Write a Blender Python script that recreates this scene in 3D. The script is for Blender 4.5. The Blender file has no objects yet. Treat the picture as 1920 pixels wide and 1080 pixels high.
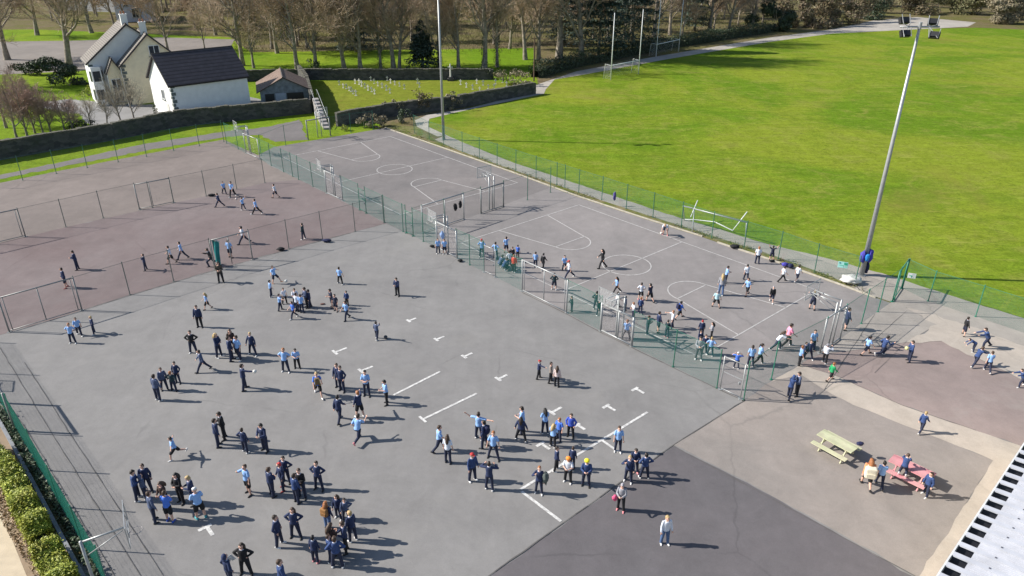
import bpy, bmesh, math, random
import numpy as np
from mathutils import Vector, Matrix, noise
R=math.radians; sin=math.sin; cos=math.cos; pi=math.pi
rnd=random.Random(7)
scn=bpy.context.scene; col=scn.collection
# ------------------------------------------------------------------ camera
CAM_H=25.0; FPX=1382.02; TH=R(26.3105); ROLL=R(.1507)
FW=Vector((0,cos(TH),-sin(TH))); RT=Vector((1,0,0)); UP=RT.cross(FW)
cr,sr=cos(ROLL),sin(ROLL)
def G(x,y,z=0.0):
    "where the sight line through a pixel of the photograph meets the level z"
    u=x-960; v=y-540; u,v=cr*u+sr*v,-sr*u+cr*v
    d=FW*FPX+RT*u-UP*v; t=(z-CAM_H)/d.z
    return Vector((d.x*t,d.y*t,z))
def P(p):
    d=Vector(p)-Vector((0,0,CAM_H)); z=d.dot(FW); u=FPX*d.dot(RT)/z; v=-FPX*d.dot(UP)/z
    return 960+cr*u-sr*v,540+sr*u+cr*v
cd=bpy.data.cameras.new('camera'); cam=bpy.data.objects.new('camera',cd); col.objects.link(cam); scn.camera=cam
cd.sensor_width=36; cd.lens=FPX/1920*36; cd.clip_start=.5; cd.clip_end=6000
mw=Matrix((RT,UP,-FW)).transposed()
cam.matrix_world=Matrix.Translation((0,0,CAM_H))@mw.to_4x4()@Matrix.Rotation(ROLL,4,'Z')
# ------------------------------------------------------------------ light
SAZ=R(175.5); SEL=R(35.0)
sd=Vector((cos(SAZ)*cos(SEL),sin(SAZ)*cos(SEL),sin(SEL)))
sl=bpy.data.lights.new('sun','SUN'); sl.energy=4.7; sl.angle=R(.53); sl.color=(1,.95,.87)
so=bpy.data.objects.new('sun',sl); col.objects.link(so); so.rotation_euler=sd.to_track_quat('Z','Y').to_euler()
w=bpy.data.worlds.new('World'); scn.world=w; w.use_nodes=True; nt=w.node_tree
sky=nt.nodes.new('ShaderNodeTexSky'); sky.sky_type='NISHITA'; sky.sun_disc=False; sky.sun_elevation=SEL
sky.sun_rotation=math.atan2(sd.x,sd.y); sky.air_density=1.0; sky.dust_density=.6
nt.links.new(sky.outputs[0],nt.nodes['Background'].inputs[0]); nt.nodes['Background'].inputs[1].default_value=.088
scn.view_settings.view_transform='Standard'; scn.view_settings.look='None'; scn.view_settings.exposure=EXPO=.66
scn.cycles.max_bounces=6; scn.cycles.transparent_max_bounces=24
# ------------------------------------------------------------------ materials
class NT:
    def __init__(s,name):
        s.m=bpy.data.materials.new(name); s.m.use_nodes=True; s.t=s.m.node_tree; s.n=s.t.nodes
        s.b=s.n['Principled BSDF']; s.co=s.n.new('ShaderNodeTexCoord'); s.out=s.n['Material Output']
    def l(s,a,b): s.t.links.new(a,b)
    def mapv(s,scale=(1,1,1),rot=(0,0,0),src='Object'):
        m=s.n.new('ShaderNodeMapping'); m.inputs['Scale'].default_value=scale; m.inputs['Rotation'].default_value=rot
        s.l(s.co.outputs[src],m.inputs[0]); return m.outputs[0]
    def noise(s,scale,det=4,rough=.6,vec=None,dist=0):
        t=s.n.new('ShaderNodeTexNoise'); t.inputs['Scale'].default_value=scale; t.inputs['Detail'].default_value=det
        t.inputs['Roughness'].default_value=rough; t.inputs['Distortion'].default_value=dist
        s.l(vec if vec else s.co.outputs['Object'],t.inputs['Vector']); return t.outputs['Fac']
    def ramp(s,fac,a,b,lo=.35,hi=.65):
        r=s.n.new('ShaderNodeMapRange'); r.inputs[1].default_value=lo; r.inputs[2].default_value=hi
        r.inputs[3].default_value=a; r.inputs[4].default_value=b; s.l(fac,r.inputs[0]); return r.outputs[0]
    def mix(s,fac,a,b,mode='MIX'):
        m=s.n.new('ShaderNodeMix'); m.data_type='RGBA'; m.blend_type=mode
        if hasattr(fac,'is_linked'): s.l(fac,m.inputs[0])
        else: m.inputs[0].default_value=fac
        for v,i in ((a,6),(b,7)):
            if hasattr(v,'is_linked'): s.l(v,m.inputs[i])
            else: m.inputs[i].default_value=(*v,1)
        return m.outputs[2]
    def mul(s,colr,fac):
        v=s.n.new('ShaderNodeVectorMath'); v.operation='SCALE'; s.l(colr,v.inputs[0]); s.l(fac,v.inputs['Scale']); return v.outputs[0]
    def math(s,op,a,b=0.0):
        m=s.n.new('ShaderNodeMath'); m.operation=op
        for v,i in ((a,0),(b,1)):
            if hasattr(v,'is_linked'): s.l(v,m.inputs[i])
            else: m.inputs[i].default_value=v
        return m.outputs[0]
    def base(s,c):
        if hasattr(c,'is_linked'): s.l(c,s.b.inputs['Base Color'])
        else: s.b.inputs['Base Color'].default_value=(*c,1)
    def bump(s,h,st=.3,d=.02):
        b=s.n.new('ShaderNodeBump'); b.inputs['Strength'].default_value=st; b.inputs['Distance'].default_value=d
        s.l(h,b.inputs['Height']); s.l(b.outputs[0],s.b.inputs['Normal'])
    def island(s):
        g=s.n.new('ShaderNodeNewGeometry'); return g.outputs['Random Per Island']
MATS={}
def plain(name,c,rough=.7,var=.15,scale=6,metal=0,bump=0):
    if name in MATS: return MATS[name]
    k=NT(name); n=k.noise(scale,4); a=tuple(max(0,x*(1-var)) for x in c); b=tuple(min(1,x*(1+var)) for x in c)
    k.base(k.mix(k.ramp(n,0,1,.3,.7),a,b)); k.b.inputs['Roughness'].default_value=rough; k.b.inputs['Metallic'].default_value=metal
    if bump: k.bump(k.noise(scale*4,3),bump,.01)
    MATS[name]=k.m; return k.m
def asphalt(name,c,tint=(1,1,1),patch=.12,stain=.10,dirt=None):
    k=NT(name); big=k.noise(.09,5,.6,dist=.6); mid=k.noise(.55,6,.7,dist=.3); fine=k.noise(22,3,.8); mid2=k.noise(2.6,4,.7)
    colr=k.mix(k.ramp(big,0,1,.3,.7),tuple(x*(1-patch) for x in c),tuple(x*(1+patch)*t for x,t in zip(c,tint)))
    colr=k.mul(colr,k.ramp(mid,1-stain,1+stain,.25,.75)); colr=k.mul(colr,k.ramp(mid2,1-.05,1+.05,.2,.8))
    colr=k.mul(colr,k.ramp(fine,.86,1.14,.2,.8))
    # long faint tyre and rake marks, as the tarmac was laid
    st=k.noise(1.0,3,.6,vec=k.mapv((.9,.06,1),(0,0,R(41)))); colr=k.mul(colr,k.ramp(st,.965,1.03,.3,.7))
    wv=k.n.new('ShaderNodeTexVoronoi'); wv.inputs['Scale'].default_value=1.1; k.l(k.co.outputs['Object'],wv.inputs['Vector'])
    colr=k.mix(k.ramp(wv.outputs['Distance'],.55,0,.0,.05),colr,tuple(x*.55 for x in c)) # gum spots
    if dirt:
        d=k.noise(.16,5,.65,dist=.8); colr=k.mix(k.ramp(d,0,.55,.55,.72),colr,dirt)
    cv=k.n.new('ShaderNodeTexVoronoi'); cv.feature='DISTANCE_TO_EDGE'; cv.inputs['Scale'].default_value=.11; nz=k.n.new('ShaderNodeTexNoise'); nz.inputs['Scale'].default_value=1.2; nz.inputs['Detail'].default_value=5
    k.l(k.co.outputs['Object'],nz.inputs['Vector']); k.l(k.mix(.35,k.co.outputs['Object'],nz.outputs['Color']),cv.inputs['Vector'])
    ck=k.math('MULTIPLY',k.ramp(cv.outputs['Distance'],.5,0,0,.006),k.ramp(k.noise(.12,3),0,1,.47,.56)); colr=k.mix(ck,colr,tuple(x*.66 for x in c)) # hairline cracks
    sp=k.noise(.33,6,.75,dist=2.2); colr=k.mul(colr,k.ramp(sp,1.05,.94,.38,.70)) # old wet stains
    k.base(colr); k.b.inputs['Roughness'].default_value=.85; k.b.inputs['Specular IOR Level'].default_value=.3
    k.bump(k.noise(35,3,.7),.35,.01); return k.m
def grass(name,c1,c2,c3,streak=True,sc=1.0):
    k=NT(name); big=k.noise(.035*sc,4,.6,dist=1.2); mid=k.noise(.22*sc,6,.75,dist=.8); fine=k.noise(3.5,5,.8); vf=k.noise(16,3,.8)
    colr=k.mix(k.ramp(big,0,1,.40,.60),c1,c2)
    colr=k.mix(k.ramp(mid,0,.85,.5,.72),colr,c3)
    colr=k.mul(colr,k.ramp(fine,.64,1.36,.25,.75)); colr=k.mul(colr,k.ramp(vf,.70,1.3,.25,.75)); colr=k.mul(colr,k.ramp(k.noise(.9,5,.8,dist=.6),.78,1.22,.3,.7))
    if streak:
        st=k.noise(1.0,4,.7,vec=k.mapv((.10,.8,1),(0,0,R(-20))),dist=.9); colr=k.mul(colr,k.ramp(st,.90,1.10,.3,.7))
        st2=k.noise(1.0,4,.7,vec=k.mapv((.6,.05,1),(0,0,R(38))),dist=.7); colr=k.mul(colr,k.ramp(st2,.93,1.07,.3,.7))
        lt=k.noise(1.0,3,.6,dist=.6,vec=k.mapv((.35,2.6,1),(0,0,R(-24)))); colr=k.mix(k.ramp(lt,0,.55,.60,.72),colr,tuple(min(1,x*1.5) for x in c3))
        tuf=k.noise(1.1,3,.6,dist=1.5,vec=k.mapv((.8,1.6,1),(0,0,R(-14)))); colr=k.mix(k.ramp(tuf,0,.6,.58,.72),colr,tuple(x*.5 for x in c1))
        br=k.noise(.045,4,.6,vec=k.mapv((1,1,1),(0,0,1),'Object'),dist=.7); colr=k.mix(k.ramp(br,0,.5,.58,.72),colr,(.21,.17,.045))
    k.base(colr); k.b.inputs['Roughness'].default_value=.9; k.b.inputs['Specular IOR Level'].default_value=.04
    k.bump(k.noise(9,4,.8),.8,.05); return k.m
def leafmat(name,c1,c2,c3=None,rough=.6,trans=0):
    k=NT(name); i=k.island(); colr=k.mix(i,c1,c2)
    if c3: colr=k.mix(k.ramp(k.noise(1.3,3),0,1,.45,.65),colr,c3)
    colr=k.mul(colr,k.ramp(k.noise(.8,3),.75,1.25,.3,.7))
    k.base(colr); k.b.inputs['Roughness'].default_value=rough; return k.m
def netting(name,c,cover,metal=.0,pitch=.06):
    "woven wire: a sheet whose wires are opaque and whose holes are clear"
    k=NT(name); uv=k.n.new('ShaderNodeSeparateXYZ'); k.l(k.co.outputs['UV'],uv.inputs[0]); wd=cover/2
    ax=[]
    for o in (0,1):
        f=k.math('FRACT',k.math('MULTIPLY',uv.outputs[o],1/pitch)); ax.append(k.math('LESS_THAN',f,wd))
    a=k.math('MAXIMUM',ax[0],ax[1]); k.l(a,k.b.inputs['Alpha']); k.base(c); k.b.inputs['Roughness'].default_value=.5; k.b.inputs['Metallic'].default_value=metal
    return k.m
A_MAIN=asphalt('weathered_grey_asphalt',(.212,.204,.199),(1.0,1.0,.99),patch=.10,stain=.09,dirt=(.245,.234,.220))
A_COURT=asphalt('court_asphalt',(.185,.172,.168),(1.03,1,.98))
A_COURT2=asphalt('near_court_asphalt',(.228,.212,.206),(1.02,1,.99))
A_RED=asphalt('faded_red_asphalt',(.172,.128,.125),(1.0,1.12,1.12))
A_BROWN=asphalt('brown_grey_asphalt',(.198,.166,.150),(1,1,1))
A_DARK=asphalt('new_dark_asphalt',(.119,.112,.117),(1.05,1,1),patch=.08)
A_BEIGE=asphalt('beige_worn_asphalt',(.252,.229,.211),(1.05,1.0,.97))
A_PINK=asphalt('pinkish_worn_asphalt',(.27,.218,.202),(1.05,1.02,1.0),dirt=(.31,.275,.25))
A_PATH=asphalt('path_asphalt',(.17,.155,.15))
CONC=asphalt('pale_concrete',(.40,.36,.315),(1.06,1,.95),patch=.1)
CONC2=asphalt('path_concrete',(.325,.30,.272),(1.04,1,.95),patch=.1)
GRAVEL=asphalt('pale_gravel',(.36,.33,.29),patch=.15,stain=.18)
GRAVELB=asphalt('grey_gravel',(.24,.235,.23),patch=.12)
DIRT=asphalt('dry_leafy_soil',(.27,.21,.15),(1.1,1,.9),patch=.25,stain=.3)
G_FIELD=grass('pitch_grass',(.108,.186,.011),(.185,.232,.021),(.225,.232,.048))
G_LAWN=grass('bright_lawn',(.125,.215,.012),(.18,.245,.02),(.10,.15,.014),streak=False)
G_GRAVE=grass('graveyard_lawn',(.16,.19,.022),(.19,.205,.03),(.14,.19,.018),sc=2)
G_WILD=grass('rough_ground',(.13,.12,.045),(.16,.125,.075),(.10,.12,.03),streak=False,sc=2.5)
G_VERGE=grass('worn_verge',(.11,.13,.03),(.20,.17,.09),(.24,.20,.13),streak=False,sc=8)
k=NT('line_paint'); k.base(k.mix(k.ramp(k.noise(5,5,.8),0,1,.42,.62),(.42,.41,.40),(.72,.71,.68))); k.b.inputs['Roughness'].default_value=.8; PAINT=k.m
k=NT('court_paint'); k.base(k.mix(k.ramp(k.noise(3,5,.8),0,1,.35,.65),(.32,.31,.30),(.56,.54,.52))); k.b.inputs['Roughness'].default_value=.8; PAINT2=k.m
SEAM=plain('tar_seam',(.10,.095,.09),.9)
KERB=plain('kerb_concrete',(.42,.38,.31),.9,.2,3,bump=.3)
GALV=plain('galvanised_steel',(.38,.39,.39),.45,.12,5,.4)
GALVD=plain('dull_steel_tube',(.25,.255,.25),.5,.15,5,.3)
GREENP=plain('green_painted_post',(.035,.14,.095),.45,.2,5)
GREYP=plain('weathered_post',(.10,.12,.11),.5,.2,5)
GREENB=plain('bright_green_post',(.03,.20,.13),.4,.15,5)
WHITEP=plain('white_paint',(.74,.75,.74),.4,.08,4)
BLACK=plain('black_housing',(.014,.014,.017),.5,.2,5)
NET_G=netting('green_weld_mesh',(.03,.19,.15),.175)
NET_D=netting('dense_green_mesh',(.015,.115,.08),.9)
NET_S=netting('grey_weld_mesh',(.16,.17,.17),.075)
NET_R=netting('green_boundary_mesh',(.03,.16,.11),.17)
NET_N=netting('white_goal_net',(.6,.6,.6),.06,pitch=.12)
# ------------------------------------------------------------------ mesh building
class MB:
    def __init__(s): s.v=[]; s.f=[]; s.uv=None
    def add(s,v,f):
        o=len(s.v); s.v+= [tuple(p) for p in v]; s.f+=[tuple(i+o for i in q) for q in f]; return s
    def box(s,c,size,M=None):
        x,y,z=(d/2 for d in size); v=[Vector((i*x,j*y,k*z)) for i in (-1,1) for j in (-1,1) for k in (-1,1)]
        if M is not None: v=[M@p for p in v]
        c=Vector(c); return s.add([p+c for p in v],[(0,1,3,2),(4,6,7,5),(0,4,5,1),(2,3,7,6),(0,2,6,4),(1,5,7,3)])
    def tube(s,pts,rs,n=6,cap=True,sx=1.0):
        pts=[Vector(p) for p in pts]
        if not hasattr(rs,'__len__'): rs=[rs]*len(pts)
        rings=[]; o=len(s.v); up=None
        for i,p in enumerate(pts):
            d=(pts[min(i+1,len(pts)-1)]-pts[max(i-1,0)])
            if d.length<1e-9: d=Vector((0,0,1))
            d.normalize()
            if up is None: up=d.orthogonal().normalized()
            up=(up-d*up.dot(d)); up=up.normalized() if up.length>1e-6 else d.orthogonal().normalized()
            b=d.cross(up)
            for q in range(n):
                a=2*pi*q/n; s.v.append(tuple(p+(up*cos(a)*sx+b*sin(a))*rs[i]))
        for i in range(len(pts)-1):
            for q in range(n): s.f.append((o+i*n+q,o+i*n+(q+1)%n,o+(i+1)*n+(q+1)%n,o+(i+1)*n+q))
        if cap: s.f.append(tuple(o+q for q in range(n))[::-1]); s.f.append(tuple(o+(len(pts)-1)*n+q for q in range(n)))
        return s
    def prism(s,poly,z0,z1):
        n=len(poly); v=[(p[0],p[1],z0) for p in poly]+[(p[0],p[1],z1) for p in poly]
        return s.add(v,[tuple(range(n))[::-1],tuple(range(n,2*n))]+[(i,(i+1)%n,n+(i+1)%n,n+i) for i in range(n)])
    def ell(s,c,r,nu=10,nv=7,M=None):
        v=[];f=[]
        for j in range(nv+1):
            t=pi*j/nv
            for i in range(nu):
                a=2*pi*i/nu; p=Vector((r[0]*sin(t)*cos(a),r[1]*sin(t)*sin(a),r[2]*cos(t)))
                if M is not None: p=M@p
                v.append(p+Vector(c))
        for j in range(nv):
            for i in range(nu): f.append((j*nu+i,(j+1)*nu+i,(j+1)*nu+(i+1)%nu,j*nu+(i+1)%nu))
        return s.add(v,f)
    def mesh(s,name,mat=None,smooth=False,clean=False):
        m=bpy.data.meshes.new(name); m.from_pydata(s.v,[],s.f); 
        if clean:
            b=bmesh.new(); b.from_mesh(m); bmesh.ops.remove_doubles(b,verts=b.verts,dist=1e-5); bmesh.ops.recalc_face_normals(b,faces=b.faces); b.to_mesh(m); b.free()
        if smooth: m.polygons.foreach_set('use_smooth',[True]*len(m.polygons))
        if mat: m.materials.append(mat)
        m.update(); return m
def link(name,data,parent=None,loc=None,M=None):
    o=bpy.data.objects.new(name,data); col.objects.link(o)
    if parent: o.parent=parent
    if M is not None: o.matrix_local=M
    elif loc is not None: o.location=loc
    return o
def part(name,mb,mat,parent,smooth=False,clean=True,M=None): return link(name,mb.mesh(name,mat,smooth,clean),parent,M=M)
def tag(o,label=None,cat=None,group=None,kind=None):
    if label: o['label']=label
    if cat: o['category']=cat
    if group: o['group']=group
    if kind: o['kind']=kind
    return o
def thing(name,label,cat,loc=(0,0,0),group=None,rz=0):
    o=link(name,None,loc=loc); o.rotation_euler=(0,0,rz); return tag(o,label,cat,group)
def solo(name,mb,mat,label,cat,group=None,smooth=False,loc=None,rz=0):
    o=link(name,mb.mesh(name,mat,smooth,True)); o.rotation_euler=(0,0,rz)
    if loc is not None: o.location=loc
    return tag(o,label,cat,group)
def copytree(o,parent=None):
    c=o.copy(); col.objects.link(c)
    if parent: c.parent=parent
    for ch in list(o.children): copytree(ch,c)
    return c
# ------------------------------------------------------------------ the ground, in sheets 4 mm apart
RAGGED={'lawn':.12,'back_yard':.05,'red_court':.05,'new_tarmac':.03,'seating_area':.035,'concrete_path':.03,'side_yard':.06,'field_path':.04,'side_path':.12,'driveway':.15,'worn_concrete':.10,'soil_bed':.08}
def sheet(name,poly,z,mat,px=True,label=None):
    pts=[G(x,y) if px else Vector((x,y,0)) for x,y in poly]
    if name in RAGGED:
        out=[]
        for p,q in zip(pts,pts[1:]+pts[:1]):
            L=(q-p).length; n=max(1,min(90,int(L/.6))); out.append(p)
            for i in range(1,n): out.append(p.lerp(q,i/n)+Vector((rnd.gauss(0,RAGGED[name]),rnd.gauss(0,RAGGED[name]),0)))
        pts=out
    b=bmesh.new(); vs=[b.verts.new((p.x,p.y,z)) for p in pts]; b.faces.new(vs); bmesh.ops.triangulate(b,faces=b.faces)
    for f in b.faces:
        if f.normal.z<0: f.normal_flip()
    m=bpy.data.meshes.new(name); b.to_mesh(m); b.free(); m.materials.append(mat)
    o=link(name,m); tag(o,label,None,None,'structure'); return o
Z=lambda n:.004*n
sheet('ground',[(-1500,-300),(1500,-300),(1500,2500),(-1500,2500)],0,G_WILD,False)
sheet('lawn',[(-420,420),(-420,60),(60,55),(430,70),(470,98),(1000,90),(1010,165),(1003,176),(720,218),(712,243),(560,268),(480,292),(420,262),(300,284),(150,313),(0,343)],Z(1),G_LAWN)
sheet('graveyard_lawn',[(590,215),(575,152),(910,151),(995,160),(1003,174),(700,217),(612,242)],Z(2),G_GRAVE)
sheet('field',[(1012,172),(1040,148),(1100,138),(1240,112),(1440,78),(1560,62),(1700,55),(1830,52),(2300,70),(3300,400),(2500,760),(1920,597),(1727,537),(1685,522),(1540,482),(1440,458),(1240,398),(1100,351),(960,304),(870,268),(838,254),(805,238),(803,222),(850,210),(960,190)],Z(2),G_FIELD)
sheet('gravel_track',[(1003,160),(1080,134),(1160,119),(1230,106),(1440,71),(1560,55),(1640,38),(1720,32),(1830,42),(1815,50),(1700,56),(1560,63),(1440,79),(1240,113),(1100,139),(1040,149),(1022,169),(1006,171)],Z(3),GRAVEL)
sheet('gravel_path',[(1024,166),(1020,176),(850,212),(805,223),(803,238),(838,254),(820,256),(782,238),(778,226),(800,216),(880,203)],Z(6),GRAVEL)
sheet('yard',[(-700,470),(-250,395),(0,343),(150,313),(300,284),(418,262),(450,276),(484,291),(513,276),(560,268),(722,240),(800,268),(960,324),(1085,370),(1200,408),(1317,445),(1440,487),(1580,537),(1690,575),(1760,605),(1920,655),(2500,840),(3000,1400),(-300,1400),(60,1080),(170,1050),(32,812),(-20,735),(-500,900)],Z(2),A_MAIN)
sheet('back_yard',[(-700,470),(-250,395),(0,343),(150,313),(300,284),(418,262),(450,276),(484,291),(505,310),(570,340),(497,343),(326,381),(124,426),(0,456),(-400,545)],Z(3),A_BROWN)
sheet('red_court',[(-400,545),(0,456),(124,426),(326,381),(497,343),(560,337),(612,363),(725,419),(666,434),(542,467),(400,507),(244,553),(154,582),(18,623),(-300,715)],Z(4),A_RED)
sheet('far_court',[(484,291),(513,276),(560,268),(722,240),(800,268),(960,324),(1032,352),(870,412),(772,443),(640,378)],Z(3),A_COURT)
sheet('near_court',[(772,443),(870,412),(1032,352),(1085,370),(1200,408),(1317,445),(1440,487),(1580,537),(1642,560),(1646,585),(1537,663),(1446,712),(1394,751),(1262,688),(1126,622),(928,520)],Z(3),A_COURT2)
sheet('new_tarmac',[(915,1085),(1262,836),(1400,905),(1720,1085),(1700,1400),(500,1400)],Z(3),A_DARK)
sheet('seating_area',[(1262,834),(1395,753),(1446,716),(1500,702),(1545,731),(1600,760),(1657,782),(1715,805),(1850,858),(1862,864),(1850,885),(1722,1083),(1400,903)],Z(4),A_BEIGE)
sheet('concrete_path',[(1446,716),(1500,684),(1570,706),(1627,732),(1690,760),(1830,808),(1910,835),(2050,890),(1900,1300),(1600,1300),(1722,1083),(1850,885),(1862,864),(1850,858),(1715,805),(1657,782),(1600,760),(1545,731),(1500,702)],Z(5),CONC)
sheet('side_yard',[(1500,684),(1540,664),(1620,655),(1700,642),(1765,640),(1850,680),(1960,735),(2300,880),(2200,960),(1910,835),(1830,808),(1690,760),(1627,732),(1570,706)],Z(3),A_PINK)
sheet('paving',[(1540,664),(1574,637),(1615,607),(1646,585),(1677,563),(1700,578),(1757,609),(1700,642),(1620,655)],Z(6),CONC2)
sheet('worn_concrete',[(1757,609),(1700,578),(1740,587),(1830,615),(1960,665),(2200,760),(1960,735),(1850,680),(1765,640),(1700,642)],Z(7),CONC)
sheet('field_path',[(838,254),(870,268),(960,304),(1100,351),(1240,398),(1440,458),(1540,482),(1685,522),(1727,537),(1920,597),(2500,760),(2500,835),(1920,650),(1760,603),(1690,573),(1610,545),(1560,519),(1440,476),(1240,412),(1128,376),(1085,361),(960,318),(860,282),(815,262)],Z(4),CONC2)
sheet('verge',[(722,240),(800,268),(960,324),(1085,370),(1200,408),(1317,445),(1440,487),(1580,537),(1642,560),(1610,545),(1560,519),(1440,476),(1240,412),(1128,376),(1085,361),(960,318),(860,282),(815,262),(782,238),(740,236)],Z(5),G_VERGE)
sheet('side_path',[(-80,352),(0,328),(120,303),(270,270),(420,247),(500,238),(562,224),(577,262),(516,266),(487,253),(420,257),(300,278),(150,306),(0,336)],Z(3),A_PATH)
sheet('driveway',[(40,196),(130,186),(250,196),(325,196),(470,182),(500,190),(520,205),(330,240),(190,262),(150,215)],Z(3),GRAVELB)
sheet('car_park',[(-420,150),(-420,84),(150,76),(300,70),(440,74),(430,92),(330,100),(150,133),(0,140)],Z(3),asphalt('car_park_tarmac',(.21,.185,.165)))
sheet('soil_bed',[(-60,820),(4,800),(60,900),(146,1062),(170,1110),(60,1140),(0,962),(-60,860)],Z(1),DIRT)
sheet('corner_path',[(-200,760),(0,955),(52,1085),(90,1200),(-200,1200)],Z(2),plain('buff_paving',(.52,.43,.31),.9,.1,2,bump=.2))
# painted markings
def strip(mb,a,b,wd,z):
    a,b=Vector((a[0],a[1],0)),Vector((b[0],b[1],0)); d=(b-a).normalized(); n=Vector((-d.y,d.x,0))*wd/2
    mb.add([(*(a+n).xy,z),(*(a-n).xy,z),(*(b-n).xy,z),(*(b+n).xy,z)],[(0,1,2,3)])
def arc(mb,c,r,a0,a1,wd,z,n=48):
    for i in range(n):
        t0=a0+(a1-a0)*i/n; t1=a0+(a1-a0)*(i+1)/n
        q=[(c[0]+rr*cos(t),c[1]+rr*sin(t),z) for rr,t in ((r-wd/2,t0),(r+wd/2,t0),(r+wd/2,t1),(r-wd/2,t1))]; mb.add(q,[(0,1,2,3)])
S_=25/22.785217
def court(cx,cy,rot,L,W,kw,fd,fw,w=.09):
    mb=MB(); u=Vector((cos(rot),sin(rot))); v=Vector((-sin(rot),cos(rot))); c=Vector((cx,cy)); z=Z(6)
    Q=lambda a,b:c+u*a+v*b
    for s in (-1,1):
        strip(mb,Q(-L/2,s*W/2),Q(L/2,s*W/2),w,z); strip(mb,Q(s*L/2,-W/2),Q(s*L/2,W/2),w,z)
        for t in (-1,1): strip(mb,Q(s*L/2,t*kw),Q(s*(L/2-fd),t*fw),w,z)
        strip(mb,Q(s*(L/2-fd),-fw),Q(s*(L/2-fd),fw),w,z)
        a=rot+(pi/2 if s>0 else -pi/2); arc(mb,Q(s*(L/2-fd),0),fw,a,a+pi,w,z,32)
    strip(mb,Q(0,-W/2),Q(0,W/2),w,z); arc(mb,c,1.8*S_,0,2*pi,w,z,64)
    o=link('court_marking',mb.mesh('court_marking',PAINT2)); tag(o,kind='structure')
kf=[a*S_ for a in (2.75379572,5.52337751,1.63833237)]
court(8.53014225*S_,50.00463084*S_,-.84973514,22.87532995*S_,13.4557*S_,*kf)
court(-12.14147584*S_,73.55884419*S_,-.85658982,22.977708*S_,13.5712*S_,*kf)
U=Vector((.66,-.7513)); V=Vector((.7513,.66))
mb=MB(); z=Z(5)
for x,y,t,s in ((766,602,1,.8),(818,637,1,.8),(870,669,1,.85),(934,711,1,.9),(628,661,1,1.1),(677,696,1,1.05),(1192,729,2,1),(1138,761,2,1),(1034,774,1,1),(1083,797,2,.9),(1015,832,2,1),(388,988,2,1.1)):
    c=G(x,y).xy
    if t==1: strip(mb,c-U*.3*s,c+U*.3*s,.18,z); strip(mb,c+V*.091,c+V*.8*s,.17,z)
    else: strip(mb,c-V*.36*s,c+V*.2*s,.18,z); strip(mb,c+U*.091,c+U*.64*s,.17,z)
for a,b in (((792,787),(894,738)),((738,741),(825,697)),((976,918),(1214,773)),((1129,826),(1160,848)),((978,922),(1052,978)),((786,781),(799,792))): strip(mb,G(*a).xy,G(*b).xy,.15,z+ (.002 if a[0] in (1129,978,786) else 0))
tag(link('yard_marking',mb.mesh('yard_marking',PAINT)),kind='structure')
mb=MB()
for pl,wd in (([(0,652),(95,810),(264,1080)],.035),([(46,680),(129,810),(306,1080)],.035),([(0,735),(52,810),(215,1080)],.03),([(900,1092),(1262,835)],.06),([(1262,835),(1395,752)],.05),([(1262,836),(1720,1084)],.04),([(1126,624),(1262,690),(1344,729),(1394,752)],.07),([(979,549),(1062,589),(1126,624)],.07),([(154,583),(244,554),(400,508),(542,468),(605,451),(666,435)],.06),([(1500,684),(1570,706),(1690,760),(1830,808)],.03),([(1640,590),(1545,731)],.03),([(1700,640),(1640,700)],.02),([(1620,655),(1700,583)],.025),([(1585,640),(1660,650)],.02)):
    for a,b in zip(pl,pl[1:]):
        n=max(2,int((G(*b)-G(*a)).length/.8)); p0=G(*a).xy
        for i in range(n):
            p1=G(*a).xy.lerp(G(*b).xy,(i+1)/n)+Vector((rnd.gauss(0,.012),rnd.gauss(0,.012))); strip(mb,p0,p1,wd*rnd.uniform(.5,1.2),Z(9)); p0=p1
tag(link('tarmac_seam',mb.mesh('tarmac_seam',SEAM)),kind='structure')
# kerb along the verge, and the low retaining kerb by the green fence
def kerb(name,pl,wd,h,mat):
    mb=MB()
    for a,b in zip(pl,pl[1:]):
        a,b=G(*a),G(*b); d=(b-a).normalized(); n=Vector((-d.y,d.x,0))*wd/2; q=[a-n,b-n,b+n,a+n]; mb.prism([(p.x,p.y) for p in q],0,h)
    return tag(link(name,mb.mesh(name,mat,clean=True)),kind='structure')
kerb('kerb',[(722,240),(800,267),(960,323),(1085,369),(1200,407),(1317,444)],.16,.1,KERB)
kerb('kerb',[(1345,455),(1440,486),(1580,536),(1642,559)],.16,.1,KERB)
kerb('kerb',[(-60,700),(4,800),(60,902),(146,1064),(190,1145)],.16,.22,plain('bed_kerb',(.22,.23,.25),.9,.15,3))
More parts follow.
